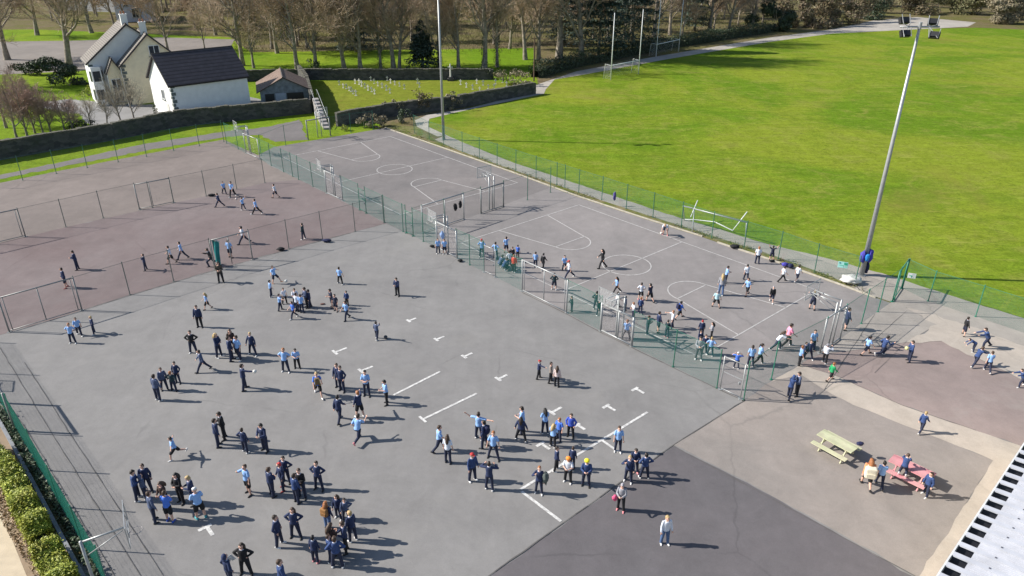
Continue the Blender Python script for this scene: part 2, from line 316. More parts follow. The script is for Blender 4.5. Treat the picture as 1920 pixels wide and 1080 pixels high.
# ------------------------------------------------------------------ fences
def netpanel(parent,segs,mat,name='wire_mesh'):
    "segs: (a, b, z0, z1)"
    mb=MB(); uvs=[]; d0=0
    for a,b,z0,z1 in segs:
        L=(b-a).length; mb.add([(a.x,a.y,z0),(b.x,b.y,z0),(b.x,b.y,z1),(a.x,a.y,z1)],[(0,1,2,3)]); uvs+=[(d0,z0),(d0+L,z0),(d0+L,z1),(d0,z1)]; d0+=L
    m=mb.mesh(name,mat); uv=m.uv_layers.new(name='UVMap')
    for i,l in enumerate(m.loops): uv.data[i].uv=uvs[l.vertex_index]
    return link(name,m,parent)
def fence(label,posts,h,netmat,postmat,skip=(),r=.035,rail=False,cat='fence',z0=.03,wires=False):
    pp=[G(x,y) for x,y in posts]; o=thing('mesh_fence',label,cat,(0,0,0))
    for i,p in enumerate(pp):
        mb=MB(); tl=Vector((rnd.gauss(0,.022),rnd.gauss(0,.022),0)); mb.tube([p,p+tl+Vector((0,0,h+.06))],r,6)
        mb.tube([p+tl+Vector((0,0,h+.06)),p+tl+Vector((0,0,h+.09))],[r*1.25,r*.6],6); mb.box(p+Vector((0,0,.015)),(.16,.16,.03))
        part('post',mb,postmat,o)
    runs=[[]]
    for i,(a,b) in enumerate(zip(pp,pp[1:])):
        if i in skip: runs.append([])
        else: runs[-1].append((a,b,z0,h))
    for segs in runs:
        if not segs: continue
        if wires:
            mb=MB()
            for a,b,_,_ in segs:
                L=(b-a).length; d=(b-a)/L
                for i in range(int(L/.05)): p=a+d*.05*i; mb.tube([p+Vector((0,0,.05)),p+Vector((0,0,h))],.003,3)
                for z in np.arange(.1,h,.2): mb.tube([a+Vector((0,0,z)),b+Vector((0,0,z))],.003,3)
            part('weld_mesh',mb,plain('green_wire',(.012,.20,.135),.45),o,clean=False); continue
        n=netpanel(o,segs,netmat)
        mb=MB()
        for a,b,_,_ in segs:
            for z in ((h-.02,h*.5,.08) if rail else (h-.02,)): mb.tube([a+Vector((0,0,z)),b+Vector((0,0,z))],.014 if not rail else .02,4)
        part('top_wire' if not rail else 'rail',mb,postmat,o)
    return o
# the long green fence between the yards; the steel frames and gates stand in its openings
F1=[(425,269),(447,280),(462,288),(488,299.5),(509,311),(532,322.5),(549,331),(560,337),(587,350),(613,363),(643,377),(675,394),(687,400),(721,417),(756,434.5),(762,437),(775,443),(794,453),(820,466),(857,485),(881,497),(908,510.5),(929,520),(979,546),(1062,587),(1126,621),(1184,650),(1262,688),(1344,728),(1394,751)]
fence('tall green mesh fence running the whole length of the yard beside both ball courts',F1,2.65,NET_G,GREENP,skip=(2,9,11,15,18,21,23,25,28))
fence('green corner fence of four bays at the near end of the ball court',[(1394,751),(1446,712),(1537,663),(1574,637),(1615,607),(1646,585),(1677,563)],2.65,NET_G,GREENB,skip=(2,))
fence('grey mesh fence with two steel frames dividing the two ball courts',[(775,443),(793,437),(834,425),(870,412),(902,401),(944,388),(989,375),(1032,361)],2.65,NET_S,GREENP,skip=(1,2,4))
fence('green mesh fence between the ball courts and the playing field path',[(777,250),(805,263),(832,272),(867,285),(899,297),(932,309),(967,321),(1005,334),(1044,347),(1059,352),(1085,361),(1128,375),(1174,391),(1224,408),(1277,427),(1334,447),(1395,465),(1459,486),(1527,511),(1602,535)],2.45,NET_R,GREENP)
fence('green post fence along the field edge in front of the side yard',[(1692,541),(1740,565),(1829,594),(1935,630),(2060,672)],2.45,NET_R,GREENB)
fence('low visibility grey fence between grey yard and red court, by the flag',[(154,582),(244,553),(326,528),(403,505),(474,487),(542,467),(605,450),(666,434),(720,418)],2.65,NET_S,GREYP,skip=(3,))
fence('grey fence with a steel frame along the far side of the red court',[(48,444),(124,426),(194,409),(262,393),(286,390),(326,381),(387,368),(444,355),(497,343)],2.65,NET_S,GREYP,skip=(3,4))
fence('dark post fence beside the grass strip and side path',[(-20,352),(43,338),(106,326),(164,315),(222,304),(275,294),(326,283),(374,274),(420,266)],2.65,NET_S,GREENP)
fence('short fence with slim posts behind the end line of the far court',[(490,292),(536,272.5),(578,262),(620,255),(658,248.5),(700,243)],2.5,NET_S,GREENP,skip=(2,))
fence('dense green mesh fence above the hedge and soil bed',[(-68,640),(-33,700),(0,755),(34,812),(75,882),(115,952),(160,1030),(205,1108)],2.5,NET_D,GREENB,rail=True,wires=True)
def frame(label,a,b,h,mat,mid=None,double=False,net=None,low=True,r=.05,nm='steel_goal',cat='goal',board=False):
    a,b=G(*a),G(*b); o=thing(nm,label,cat,a); M=Matrix.Identity(4); A=Vector((0,0,0)); B=b-a; d=B.normalized(); n=Vector((-d.y,d.x,0)); up=Vector((0,0,1))
    for p in (A,B): part('upright',MB().tube([p,p+up*h],r,8),mat,o,True); part('foot_plate',MB().box(p+up*.02,(.24,.24,.04)),mat,o)
    part('crossbar',MB().tube([A+up*(h-.05)+d*r,B+up*(h-.05)-d*r],r*.95,8),mat,o,True)
    if low: part('bottom_rail',MB().tube([A+up*.12+d*r,B+up*.12-d*r],r*.7,6),mat,o,True)
    if double:
        for p,s in ((A,1),(B,-1)): part('inner_upright',MB().tube([p+d*.22*s+up*.16,p+d*.22*s+up*(h-.1)],r*.6,6),mat,o,True)
    if mid:
        for t in mid: part('middle_post',MB().tube([A.lerp(B,t)+up*.16,A.lerp(B,t)+up*(h-.1)],r*.7,6),mat,o,True)
    if net: netpanel(o,[(A+d*.06,B-d*.06,.15,h-.1)],net)
    return o
BOARD=netting('clear_perforated_board',(.62,.65,.66),.2,pitch=.09)
def boardpanel(o,c,s,w_,h_):
    mb=MB(); up=Vector((0,0,h_/2)); mb.add([c-s*w_/2-up,c+s*w_/2-up,c+s*w_/2+up,c-s*w_/2+up],[(0,1,2,3)]); m=mb.mesh('backboard',BOARD); uv=m.uv_layers.new(name='UVMap')
    for i,q in enumerate(((0,0),(w_,0),(w_,h_),(0,h_))): uv.data[i].uv=q
    return link('backboard',m,o)
def hoopstand(label,base,face,h=3.05,arm=1.2,mat=GALV,posts=2,boardw=1.8,boardh=1.05,basez=0,board=None,wid=.55):
    "face: compass angle towards which the board looks"
    p=G(*base); a=R(face); f=Vector((sin(a),cos(a),0)); s=Vector((cos(a),-sin(a),0)); up=Vector((0,0,1)); o=thing('basketball_stand',label,'basketball hoop',p)
    xs=(-wid/2,wid/2) if posts==2 else (0,)
    for x in xs:
        part('post',MB().tube([s*x+up*basez,s*x+up*(h+.3)],.06,8),mat,o,True)
        part('arm',MB().tube([s*x+up*(h+.25)+f*.06,s*x*.8+up*(h+.32)+f*arm],.045,6),mat,o,True)
        part('brace',MB().tube([s*x+up*(h-.5)+f*.05,s*x*.8+up*(h+.2)+f*(arm-.1)],.025,5),mat,o,True)
    c=f*(arm+.06)+up*(h+.45); M=Matrix((s,f,up)).transposed()
    A_=c-s*boardw/2; bd=netpanel(o,[],None) if False else boardpanel(o,c,s,boardw,boardh)
    mb=MB(); 
    for dx,dz,w_,h_ in ((0,boardh/2-.02,boardw+.04,.06),(0,-boardh/2+.02,boardw+.04,.06),(boardw/2-.02,0,.06,boardh-.08),(-boardw/2+.02,0,.06,boardh-.08),(0,-.1,.6,.04),(0,-.52+.1,.6,.04),(.28,-.27,.04,.28),(-.28,-.27,.04,.28)): mb.box(c+s*dx+up*dz+f*.02,(w_,.03,h_),M)
    part('board_border',mb,GALV,bd,clean=False)
    mb=MB(); rc=f*(arm+.36)+up*h; pts=[rc+s*.23*cos(t)+f*.23*sin(t) for t in np.linspace(0,2*pi,21)]; mb.tube(pts,.016,5,False); mb.tube([f*(arm+.09)+up*h,f*(arm+.14)+up*h],.05,5)
    part('hoop',mb,plain('hoop_grey',(.33,.30,.29),.5),o)
    return o
GF='steel frames standing in the fences'
def gf(*a,**k):
    o=frame(*a,**k); o['group']=GF; return o
gf('grey double steel gate frame standing open ended at the left edge of the yard',(18,623),(154,582),2.65,GALVD,mid=(.5,),double=True,net=NET_S)
gf('grey steel frame cut by the photo edge behind the red court',(-75,473),(48,444),2.65,GALVD,mid=(.5,),double=True,net=NET_S)
gf('thin grey frame of two bays with a gate far side of red court',(262,393.5),(326,380.5),2.6,GALVD,mid=(.4,),net=NET_S)
gf('steel frame behind the man in brown, flag hung on its post',(404,506),(474,487.5),2.6,GALVD,mid=(.45,),low=False,net=NET_S)
gf('white topped goal frame under the hoop by the end of side path',(462,288),(488,299.5),2.5,GALV,net=NET_N)
gf('white topped goal frame under the hoop at far court halfway',(613,363),(643,377),2.5,GALV,mid=(.55,),net=NET_N)
gf('white topped goal frame under the small hoop with two boys leaning beside it',(820,466),(857,485),2.5,GALV,net=NET_N,r=.07)
gf('large pale steel frame of two bays by the pupils crossing near court',(979,546),(1062,587),2.65,GALV,mid=(.5,),double=True)
gf('pale goal frame under the glass backboard, a grey trousered pupil inside',(1126,621),(1184,650),2.2,GALV,mid=(.55,),net=NET_N,r=.08)
gf('tall grey frame of two bays with black jackets hanging on it',(793,437),(870,412),2.65,GALV,mid=(.54,),net=NET_S,r=.06)
gf('grey goal frame with white bar between the two courts',(902,401),(944,388),2.5,GALVD,mid=(.5,),net=NET_S,r=.07)
gf('dark grey goal frame with white bar behind far court end line',(578,262),(620,255),2.5,GALVD,net=NET_N,r=.08,low=False)
gf('goal frame with slanting white crossbar by the green post, corner of near court',(1537,663),(1574,637),2.65,GALV,net=NET_S,r=.06)
GT='gates in the mesh fences'
def gate(label,a,b,h,mat,netm):
    o=frame(label,a,b,h,mat,net=netm,r=.035,nm='gate',cat='gate'); o['group']=GT
    q=G(*b)-G(*a); part('latch',MB().box(q*.85+Vector((0,0,1.0)),(.12,.1,.16)),GALV,o); part('gate_rail',MB().tube([q*.06+Vector((0,0,h*.55)),q*.94+Vector((0,0,h*.55))],.022,5),mat,o)
gate('narrow green gate with a white top plate beside the far court',(675,394),(687,400),2.3,GREENP,NET_G)
gate('small green gate where the fence between courts meets the long fence',(762,437),(775,443),2.2,GREENP,NET_G)
gate('pale green gate beside the huddle with the red coat',(908,510.5),(929,520),2.4,GALV,NET_S)
gate('pale silver gate with wide frame at the near corner of the long fence',(1350,730),(1388,748),2.35,GALV,NET_S)
o=frame('green steel gate standing ajar next to the padded floodlight mast',(1673,566),(1690,541),2.5,GREENB,net=NET_G,r=.05,nm='gate',cat='gate'); o['group']=GT
gf('steel frame in the green fence at the left photo edge, seen by its shadow',(0,756),(30,808),2.5,GALVD,low=False,r=.07)
# basketball stands
BS='basketball stands'
for lab,b,fc,kw in (
 ('hoop on a cranked white pole rising from the green fence beside the hedge',(186,1118),62,dict(posts=1,h=2.75,arm=1.6)),
 ('twin post hoop stand just beyond the left photo edge, seen by its shadow',(-178,728),62,dict(posts=2,h=2.7,arm=1.25,boardw=1.3)),
 ('white backboard on cranked posts above the frame by side path',(470,287),235,dict(boardw=1.5)),
 ('white backboard over the goal frame at the far court halfway line',(628,369),240,dict(boardw=1.5)),
 ('small glass look backboard over the goal frame near the leaning boys',(838,473),235,dict(boardw=1.5)),
 ('clear backboard on twin white posts over the frame between courts',(922,393),-35,dict(boardw=1.6)),
 ('grey backboard on twin posts behind the far court end line',(600,257),140,dict(boardw=1.6)),
 ('wide clear backboard over the goal frame with grey trousered pupil',(1160,636),-130,dict(boardw=1.8)),
 ('ghostly clear backboard on white arms at the near court corner',(1556,649),-42,dict(boardw=1.8,arm=1.8))):
    o=hoopstand(lab,b,fc,**kw); o['group']=BS
# ------------------------------------------------------------------ floodlight masts
def mast(name,label,base,h,heads,hang=None):
    p=G(*base); o=thing(name,label,'floodlight mast',p,'floodlight masts'); up=Vector((0,0,1))
    part('pole',MB().tube([(0,0,0),(0,0,h*.5),(0,0,h)],[.2,.145,.09],14),GALV,o,True)
    part('base_plate',MB().tube([(0,0,0),(0,0,.05)],.36,12),GALV,o); 
    part('crossarm',MB().tube([(-1.35,0,h+.05),(1.35,0,h+.05)],.06,8),GALV,o,True)
    mb=MB().tube([(0,0,h-.1),(0,0,h+.35)],.12,10); part('head_collar',mb,GALV,o)
    for x,y,z,yaw,pitch in heads:
        M=Matrix.Rotation(R(yaw),3,'Z')@Matrix.Rotation(R(pitch),3,'X'); c=Vector((x,y,h+z))
        fl=MB().box(c,(.66,.24,.44),M); fl.box(c+M@Vector((0,-.18,0)),(.52,.1,.32),M); f_=part('floodlight',fl,BLACK,o)
        part('lens',MB().box(c+M@Vector((0,.137,0)),(.60,.012,.38),M),plain('lamp_glass',(.5,.52,.55),.12),f_)
        b=MB()
        for q in (-.3,.3): b.tube([c+M@Vector((q,-.27,.35)),c+M@Vector((q*.9,-.27,-.3)),Vector((c.x*.75,0,h+.08))],.025,5)
        part('bracket',b,GALV,f_)
    return o
mast('floodlight_mast','tall silver floodlight mast with four black lamps, blue jackets at its foot',(1615,516),18.7,((-1.05,.25,.42,12,-28),(-1.1,-.4,-.35,6,-30),(1.0,.3,.32,-28,-30),(.85,-.55,-.42,-35,-30)))
mast('floodlight_mast','silver floodlight mast cut by the top edge, beside far court corner',(832,262),18.7,((-1.25,.25,.45,10,25),(-1.25,-.4,-.45,20,25),(1.25,.25,.4,-10,25),(1.2,-.5,-.5,-10,25)))
JB=plain('blue_jacket_cloth',(.06,.05,.36),.8,.3,9); JN=plain('navy_jacket_cloth',(.012,.016,.06),.85,.3,9); JK=plain('black_jacket_cloth',(.008,.008,.01),.85,.3,9); JC=plain('bright_blue_cloth',(.02,.22,.6),.8,.3,9)
JL=plain('pale_blue_cloth',(.30,.42,.68),.8,.2,9)
def clump(name,label,cat,c,size,mat,group,seed,rz=0):
    "a soft crumpled bundle of cloth"
    r_=random.Random(seed); b=bmesh.new(); bmesh.ops.create_icosphere(b,subdivisions=3,radius=1)
    for v in b.verts:
        n=noise.noise(v.co*2.2+Vector((seed,0,0)))*.35+noise.noise(v.co*5+Vector((0,seed,0)))*.16; v.co*=1+n
        v.co=Vector((v.co.x*size[0]/2,v.co.y*size[1]/2,v.co.z*size[2]/2))
    zm=min(v.co.z for v in b.verts) 
    for v in b.verts: v.co.z-=zm
    m=bpy.data.meshes.new(name); b.to_mesh(m); b.free(); m.materials.append(mat); m.polygons.foreach_set('use_smooth',[True]*len(m.polygons))
    o=link(name,m,loc=c); o.rotation_euler=(0,0,rz); return tag(o,label,cat,group)
HG='jackets hung up on posts and fences'
pb=G(1615,516)
for i,(dx,dy,z,sz,m,lab) in enumerate(((-.28,-.12,1.15,(.42,.4,1.0),JB,'purple blue jacket hanging on the mast, facing the court'),(.28,-.1,1.1,(.4,.4,1.15),JB,'purple blue jacket hanging on the mast, facing the field'),(-.02,-.32,1.35,(.36,.3,.6),JC,'bright blue jacket hung in the middle of the bundle on the mast'),(.30,.05,.12,(.4,.42,1.0),JN,'navy jacket hanging lowest on the mast above its shadow'))):
    clump('jacket',lab,'jacket',pb+Vector((dx,dy,z)),sz,m,HG,20+i)
def hung(label,px,z,size,mat,seed): clump('jacket',label,'jacket',G(*px)+Vector((0,-.08,z)),size,mat,HG,seed)
hung('black jacket hanging on the tall two bay frame, nearer its middle post',(855,419),1.25,(.34,.16,.75),JK,31)
hung('black jacket hanging on the tall two bay frame, nearer its end post',(864,416),1.35,(.30,.16,.72),JK,32)
hung('purple jacket hanging on the field side fence between two posts',(1151,386),.55,(.3,.18,.85),plain('purple_cloth',(.09,.07,.25),.8),33)
hung('pale blue jacket hanging inside the goal frame behind two boys',(831,474),1.25,(.36,.10,.7),JL,34)
# flag
fl=thing('flag','teal green flag with pale edge hanging from the post of a frame','flag',G(404,504)+Vector((.07,0,0)))
mb=MB(); nx=8
for j in range(11):
    for i in range(nx+1): mb.v.append((.05+.55*i/nx*(1-.25*j/10),.08*sin(i*1.1+j*.25)+.03*sin(j),2.5-2.0*j/10-.12*i/nx))
for j in range(10):
    for i in range(nx): a=j*(nx+1)+i; mb.f.append((a,a+1,a+nx+2,a+nx+1))
part('cloth',mb,plain('teal_cloth',(.01,.20,.20),.7,.2,4),fl,True); part('pale_edge',MB().tube([(.06,.02,2.52),(.3,.05,2.5),(.62,.08,2.3)],.05,5),plain('flag_edge',(.5,.55,.5),.7),fl)
# bags and clothes on the ground
BG='bags and jackets left on the ground'
for i,(px,sz,m,lab) in enumerate((((397,368),(.75,.4,.22),JK,'dark jacket dropped on red court behind the kicking boy'),((527,470),(.65,.4,.28),JK,'black bag lying by the fence foot behind the seated flag frame'),((613,454),(.8,.42,.28),JN,'navy coat heaped at the foot of a fence post'),((863,491),(.42,.3,.2),JK,'small black bag at the foot of the goal frame upright'),((810,464),(.4,.3,.2),JK,'dark bag behind the two boys at the goal frame'),((1377,466),(.8,.5,.3),JK,'black bag on the weedy verge under the field fence'),((1471,500),(.5,.4,.3),JB,'purple blue bag behind the running boy on the kerb'),((1482,503),(.5,.4,.35),JN,'navy bag right beside the purple one on the kerb'),((605,571),(.35,.18,.06),plain('brown_cloth',(.12,.05,.04),.9),'flat brown scrap of cloth on bare yard between two huddles'),((1447,491),(.5,.3,.15),JK,'dark bag in weeds at the feet of the pupil with raised arms'))):
    clump('bag',lab,'bag',G(*px)+Vector((0,0,.03)),sz,m,BG,50+i,rnd.uniform(-.5,.5))
# rock, signs
clump('rock','white painted boulder by the fence next to the floodlight mast','rock',G(1597,534)+Vector((0,.3,.03)),(1.5,1.2,.55),plain('white_rock',(.62,.60,.56),.9,.25,3,bump=.4),None,77)
def sign(label,px,z,wd,h,mat,marks,rz):
    o=thing('notice_board',label,'sign',G(*px),'notice boards on the field fence',rz)
    part('panel',MB().box((0,0,z),(wd,.03,h)),mat,o)
    for c,s,m in marks: part('panel_mark',MB().box((c[0],-.02,z+c[1]),(s[0],.008,s[1])),m,o)
    for x in (-wd*.3,wd*.3): part('fixing',MB().box((x,.03,z),(.05,.03,h*.8)),GALV,o)
GM=plain('sign_green',(.03,.42,.25),.4); 
sign('pale turquoise notice board with green patch on the field fence',(1574,526),1.35,.72,.5,plain('sign_turquoise',(.38,.72,.66),.4),(((.2,.1),(.24,.18),GM),((-.1,-.05),(.3,.04),GM),((-.22,.14),(.12,.1),plain('sign_dark',(.03,.2,.25),.4))),R(-22))
sign('small white notice board with green mark beside the green gate',(1702,546),1.3,.55,.4,WHITEP,(((-.06,.0),(.22,.05),GM),((-.02,-.07),(.06,.12),GM)),R(-22))
# portable goal lying on the path
o=thing('portable_goal','battered white portable goal leaning behind the field fence','goal',G(1277,427)+Vector((.15,.35,0)))
q=lambda x,y,z:G(x,y,z)-o.location
A_=q(1281,386,1.9); B_=q(1400,417,1.9); C_=q(1298,425,.05); D_=q(1375,432,.05)
part('crossbar',MB().tube([A_,B_],.06,8),GALV,o,True)
for a,b in ((A_,q(1283,412,.06)),(q(1302,391,1.86),q(1298,436,.04)),(B_,q(1397,452,.05))): part('upright',MB().tube([a,b],.05,8),GALV,o,True)
for a,b in ((q(1308,376,1.9),q(1295,407,.9)),(q(1401,397,1.9),q(1374,432,.06))): part('side_bar',MB().tube([a,b],.045,8),WHITEP,o,True)
part('bottom_bar',MB().tube([q(1283,411.5,.06),q(1302,412,.06),q(1340,416,.06),q(1374,432.5,.06)],.05,8),WHITEP,o,True)
# field goal posts
def hposts(label,a,b,h,bar,deep):
    a,b=G(*a),G(*b); o=thing('goal_posts',label,'goal posts',a,'tall field goal posts'); B=b-a; d=B.normalized(); n=Vector((-d.y,d.x,0)); up=Vector((0,0,1))
    for p in (Vector(),B): part('upright',MB().tube([p,p+up*h],[.09,.06],8),WHITEP,o,True)
    part('crossbar',MB().tube([up*bar+d*.09,B+up*bar-d*.09],.07,8),WHITEP,o,True)
    for p in (Vector(),B):
        part('side_stay',MB().tube([p+up*bar,p+up*(bar+.1)+n*deep,p+n*(deep+.3)],.04,6),WHITEP,o,True)
    netpanel(o,[(n*deep,B+n*deep,.05,bar+.1),(Vector(),n*deep,.05,bar),(B,B+n*deep,.05,bar)],NET_N,'goal_net')
hposts('tall white goal posts standing clear on the grass',(1145,150),(1197,139),11.3,2.5,1.4)
hposts('thin white goal posts half hidden at the tree shadow by the hedge',(1230,106.5),(1272,96.5),11.3,2.5,1.4)
# ------------------------------------------------------------------ picnic tables
def picnic(label,c,ang,mat,extra):
    o=thing('picnic_table',label,'picnic table',c,'picnic tables',ang)
    tp=MB()
    for i in range(5): tp.box((0,-.30+.15*i,.74),(1.95,.142,.045))
    for x in (-.6,0,.6): tp.box((x,0,.70),(.09,.70,.04))
    part('table_top',tp,mat,o)
    for s in (-1,1):
        b=MB()
        for i in (0,1): b.box((0,s*(.62+.15*i),.44),(1.95,.142,.045))
        part('seat',b,mat,o)
    for x in (-.62,.62):
        part('cross_beam',MB().box((x,0,.395),(.045,1.5,.10)),mat,o)
        for s in (-1,1): part('leg',MB().box((x+.05,s*.45,.36),(.05,.1,.78),Matrix.Rotation(s*R(28),3,'X')),mat,o)
    part('brace',MB().box((0,0,.52),(1.3,.05,.05)),mat,o)
    return o
LIME=leafmat('lime_painted_wood',(.43,.43,.27),(.55,.56,.36),(.46,.43,.30)); ROSE=leafmat('rose_painted_wood',(.53,.21,.23),(.66,.29,.31),(.55,.30,.29))
d_=G(1610,850,.75)-G(1545,815,.75); picnic('lime yellow picnic table standing empty on worn tarmac',G(1568,856)+Vector((.05,.35,0)),math.atan2(d_.y,d_.x),LIME,0)
d_=G(1740,890,.75)-G(1680,862,.75); T2=G(1707,905)+Vector((0,.3,0)); A2=math.atan2(d_.y,d_.x); picnic('rose pink picnic table with a child kneeling at it',T2,A2,ROSE,0)
clump('jacket','small navy jacket lying on the end of the lime table','jacket',G(1612,835,.77),(.36,.24,.2),JN,BG,91)
# ------------------------------------------------------------------ balls
BALLW=plain('white_ball',(.72,.70,.64),.5,.15,20); BALLY=plain('yellow_ball',(.66,.64,.30),.5,.1,20); BALLD=plain('dark_ball',(.03,.03,.035),.6,.2,20); BALLP=plain('pinkish_ball',(.62,.5,.46),.5,.1,20)
def ball(label,px,z,mat,r=.12,held=False):
    b=bmesh.new(); bmesh.ops.create_icosphere(b,subdivisions=3,radius=r); m=bpy.data.meshes.new('ball'); b.to_mesh(m); b.free(); m.materials.append(mat); m.materials.append(plain('ball_panel',(.2,.2,.2),.5))
    for i,p in enumerate(m.polygons):
        p.use_smooth=True; n=p.center.normalized(); p.material_index=1 if noise.noise(n*2.3)>.28 else 0
    o=link('ball',m,loc=G(px[0],px[1],z)); return tag(o,label,'ball','balls in play')
ball('white football in the air in front of the huddle in grey yard',(536,527),.35,BALLW,.13)
ball('pinkish ball between the two boys playing on red court',(443,373),.5,BALLP,.12)
ball('dark ball on the ground beside the pupil with patterned sleeves',(723,632),.12,BALLD,.13)
ball('small white ball near the feet of the boy bending on near court',(1240,437),.12,BALLW,.12)
# ------------------------------------------------------------------ people
def remesh(mb,vox,smooth=2,name='body'):
    m=mb.mesh('tmp',None); b=bmesh.new(); b.from_mesh(m); bmesh.ops.recalc_face_normals(b,faces=b.faces); b.to_mesh(m); b.free()
    o=bpy.data.objects.new('tmp',m); col.objects.link(o)
    md=o.modifiers.new('r','REMESH'); md.mode='VOXEL'; md.voxel_size=vox; md.use_smooth_shade=True
    if smooth: s=o.modifiers.new('s','SMOOTH'); s.factor=.5; s.iterations=smooth
    dg=bpy.context.evaluated_depsgraph_get(); dg.update(); r=bpy.data.meshes.new_from_object(o.evaluated_get(dg)); r.name=name
    bpy.data.objects.remove(o); bpy.data.meshes.remove(m); return r
def taper(mb,pts,rs,n=10,flat=1.0):
    "rounded, tapered limb through several joints"
    pts=[Vector(p) for p in pts]; P_=[];Rr=[]
    d0=(pts[0]-pts[1]).normalized(); d1=(pts[-1]-pts[-2]).normalized()
    for k,f in ((.85,.5),(.5,.86)): P_.append(pts[0]+d0*rs[0]*k); Rr.append(rs[0]*f)
    P_+=pts; Rr+=rs
    for k,f in ((.5,.86),(.85,.5)): P_.append(pts[-1]+d1*rs[-1]*k); Rr.append(rs[-1]*f)
    mb.tube(P_,Rr,n,True)
def dirv(a,b,s):
    a,b=R(a),R(b); return Vector((s*sin(b),-sin(a)*cos(b),-cos(a)*cos(b)))
# pose: lean, legs ((thigh a,b),(shin a,b)) left and right, arms ((upper a,b),(fore a,b)) left and right, head yaw, head pitch
PO={
'stand':(2,((3,4),(1,3)),((-3,4),(-4,3)),((4,12),(14,6)),((2,11),(18,5)),8,6),
'easy':(0,((6,5),(2,4)),((-6,6),(-10,6)),((-6,15),(22,2)),((8,13),(30,-6)),-14,8),
'pocket':(-1,((4,6),(2,5)),((-4,5),(-6,4)),((-14,24),(30,-14)),((-12,24),(30,-14)),5,10),
'hips':(-2,((4,9),(2,8)),((-3,8),(-4,7)),((-16,42),(34,-48)),((-16,42),(34,-48)),-8,5),
'onehip':(0,((5,7),(3,6)),((-4,6),(-6,5)),((-16,44),(34,-50)),((4,12),(16,5)),12,6),
'fold':(1,((4,5),(2,4)),((-3,5),(-5,4)),((14,14),(72,-62)),((18,14),(76,-64)),4,10),
'hold':(3,((3,5),(1,4)),((-4,5),(-5,4)),((14,12),(92,-34)),((12,12),(88,-36)),-4,24),
'walk':(4,((26,3),(12,3)),((-16,3),(-38,3)),((-22,9),(4,4)),((24,9),(48,0)),4,6),
'walkb':(4,((-16,3),(-38,3)),((26,3),(12,3)),((24,9),(48,0)),((-22,9),(4,4)),-6,8),
'stride':(5,((32,4),(24,4)),((-30,4),(-42,4)),((-24,12),(0,6)),((26,12),(40,2)),0,6),
'run':(14,((52,4),(-14,3)),((-22,4),(-84,3)),((-42,16),(38,4)),((40,12),(112,-8)),0,2),
'spread':(0,((8,16),(6,14)),((-6,16),(-8,14)),((2,22),(14,12)),((4,24),(18,10)),6,4),
'armsout':(-2,((4,8),(2,6)),((-4,8),(-6,6)),((8,84),(14,128)),((10,82),(16,96)),10,-4),
'armsup':(-3,((4,7),(2,6)),((-4,7),(-6,6)),((22,140),(14,162)),((26,138),(18,160)),0,-8),
'headhands':(-2,((4,7),(2,6)),((-4,7),(-6,6)),((52,72),(150,-46)),((54,72),(150,-46)),0,-4),
'shade':(-2,((4,6),(2,5)),((-4,6),(-6,5)),((4,12),(14,5)),((66,34),(148,-38)),8,-4),
'kick':(-6,((58,4),(34,4)),((-6,4),(-14,4)),((-20,50),(0,60)),((30,46),(46,40)),0,8),
'bend':(62,((12,9),(-2,8)),((4,9),(-10,8)),((52,8),(40,4)),((50,8),(44,4)),0,-20),
'point':(2,((8,6),(4,5)),((-8,6),(-12,5)),((4,12),(18,4)),((78,28),(84,24)),6,4),
'wave':(0,((12,5),(4,4)),((-12,5),(-26,4)),((0,16),(20,8)),((30,132),(18,160)),0,-2),
'crouch':(26,((98,10),(-48,8)),((88,12),(-58,10)),((48,8),(84,-14)),((44,8),(80,-12)),8,10),
'kneel':(24,((28,8),(-84,6)),((22,8),(-88,6)),((58,10),(92,-16)),((54,10),(88,-18)),6,16),
'dash':(8,((38,12),(4,10)),((-30,10),(-76,8)),((6,78),(12,86)),((-8,70),(-4,80)),0,4),
'push':(26,((30,5),(4,4)),((-26,5),(-40,4)),((66,8),(84,2)),((62,8),(80,2)),0,-6),
}
POSE={}
def lerp(a,b,t): return Vector(a).lerp(Vector(b),t)
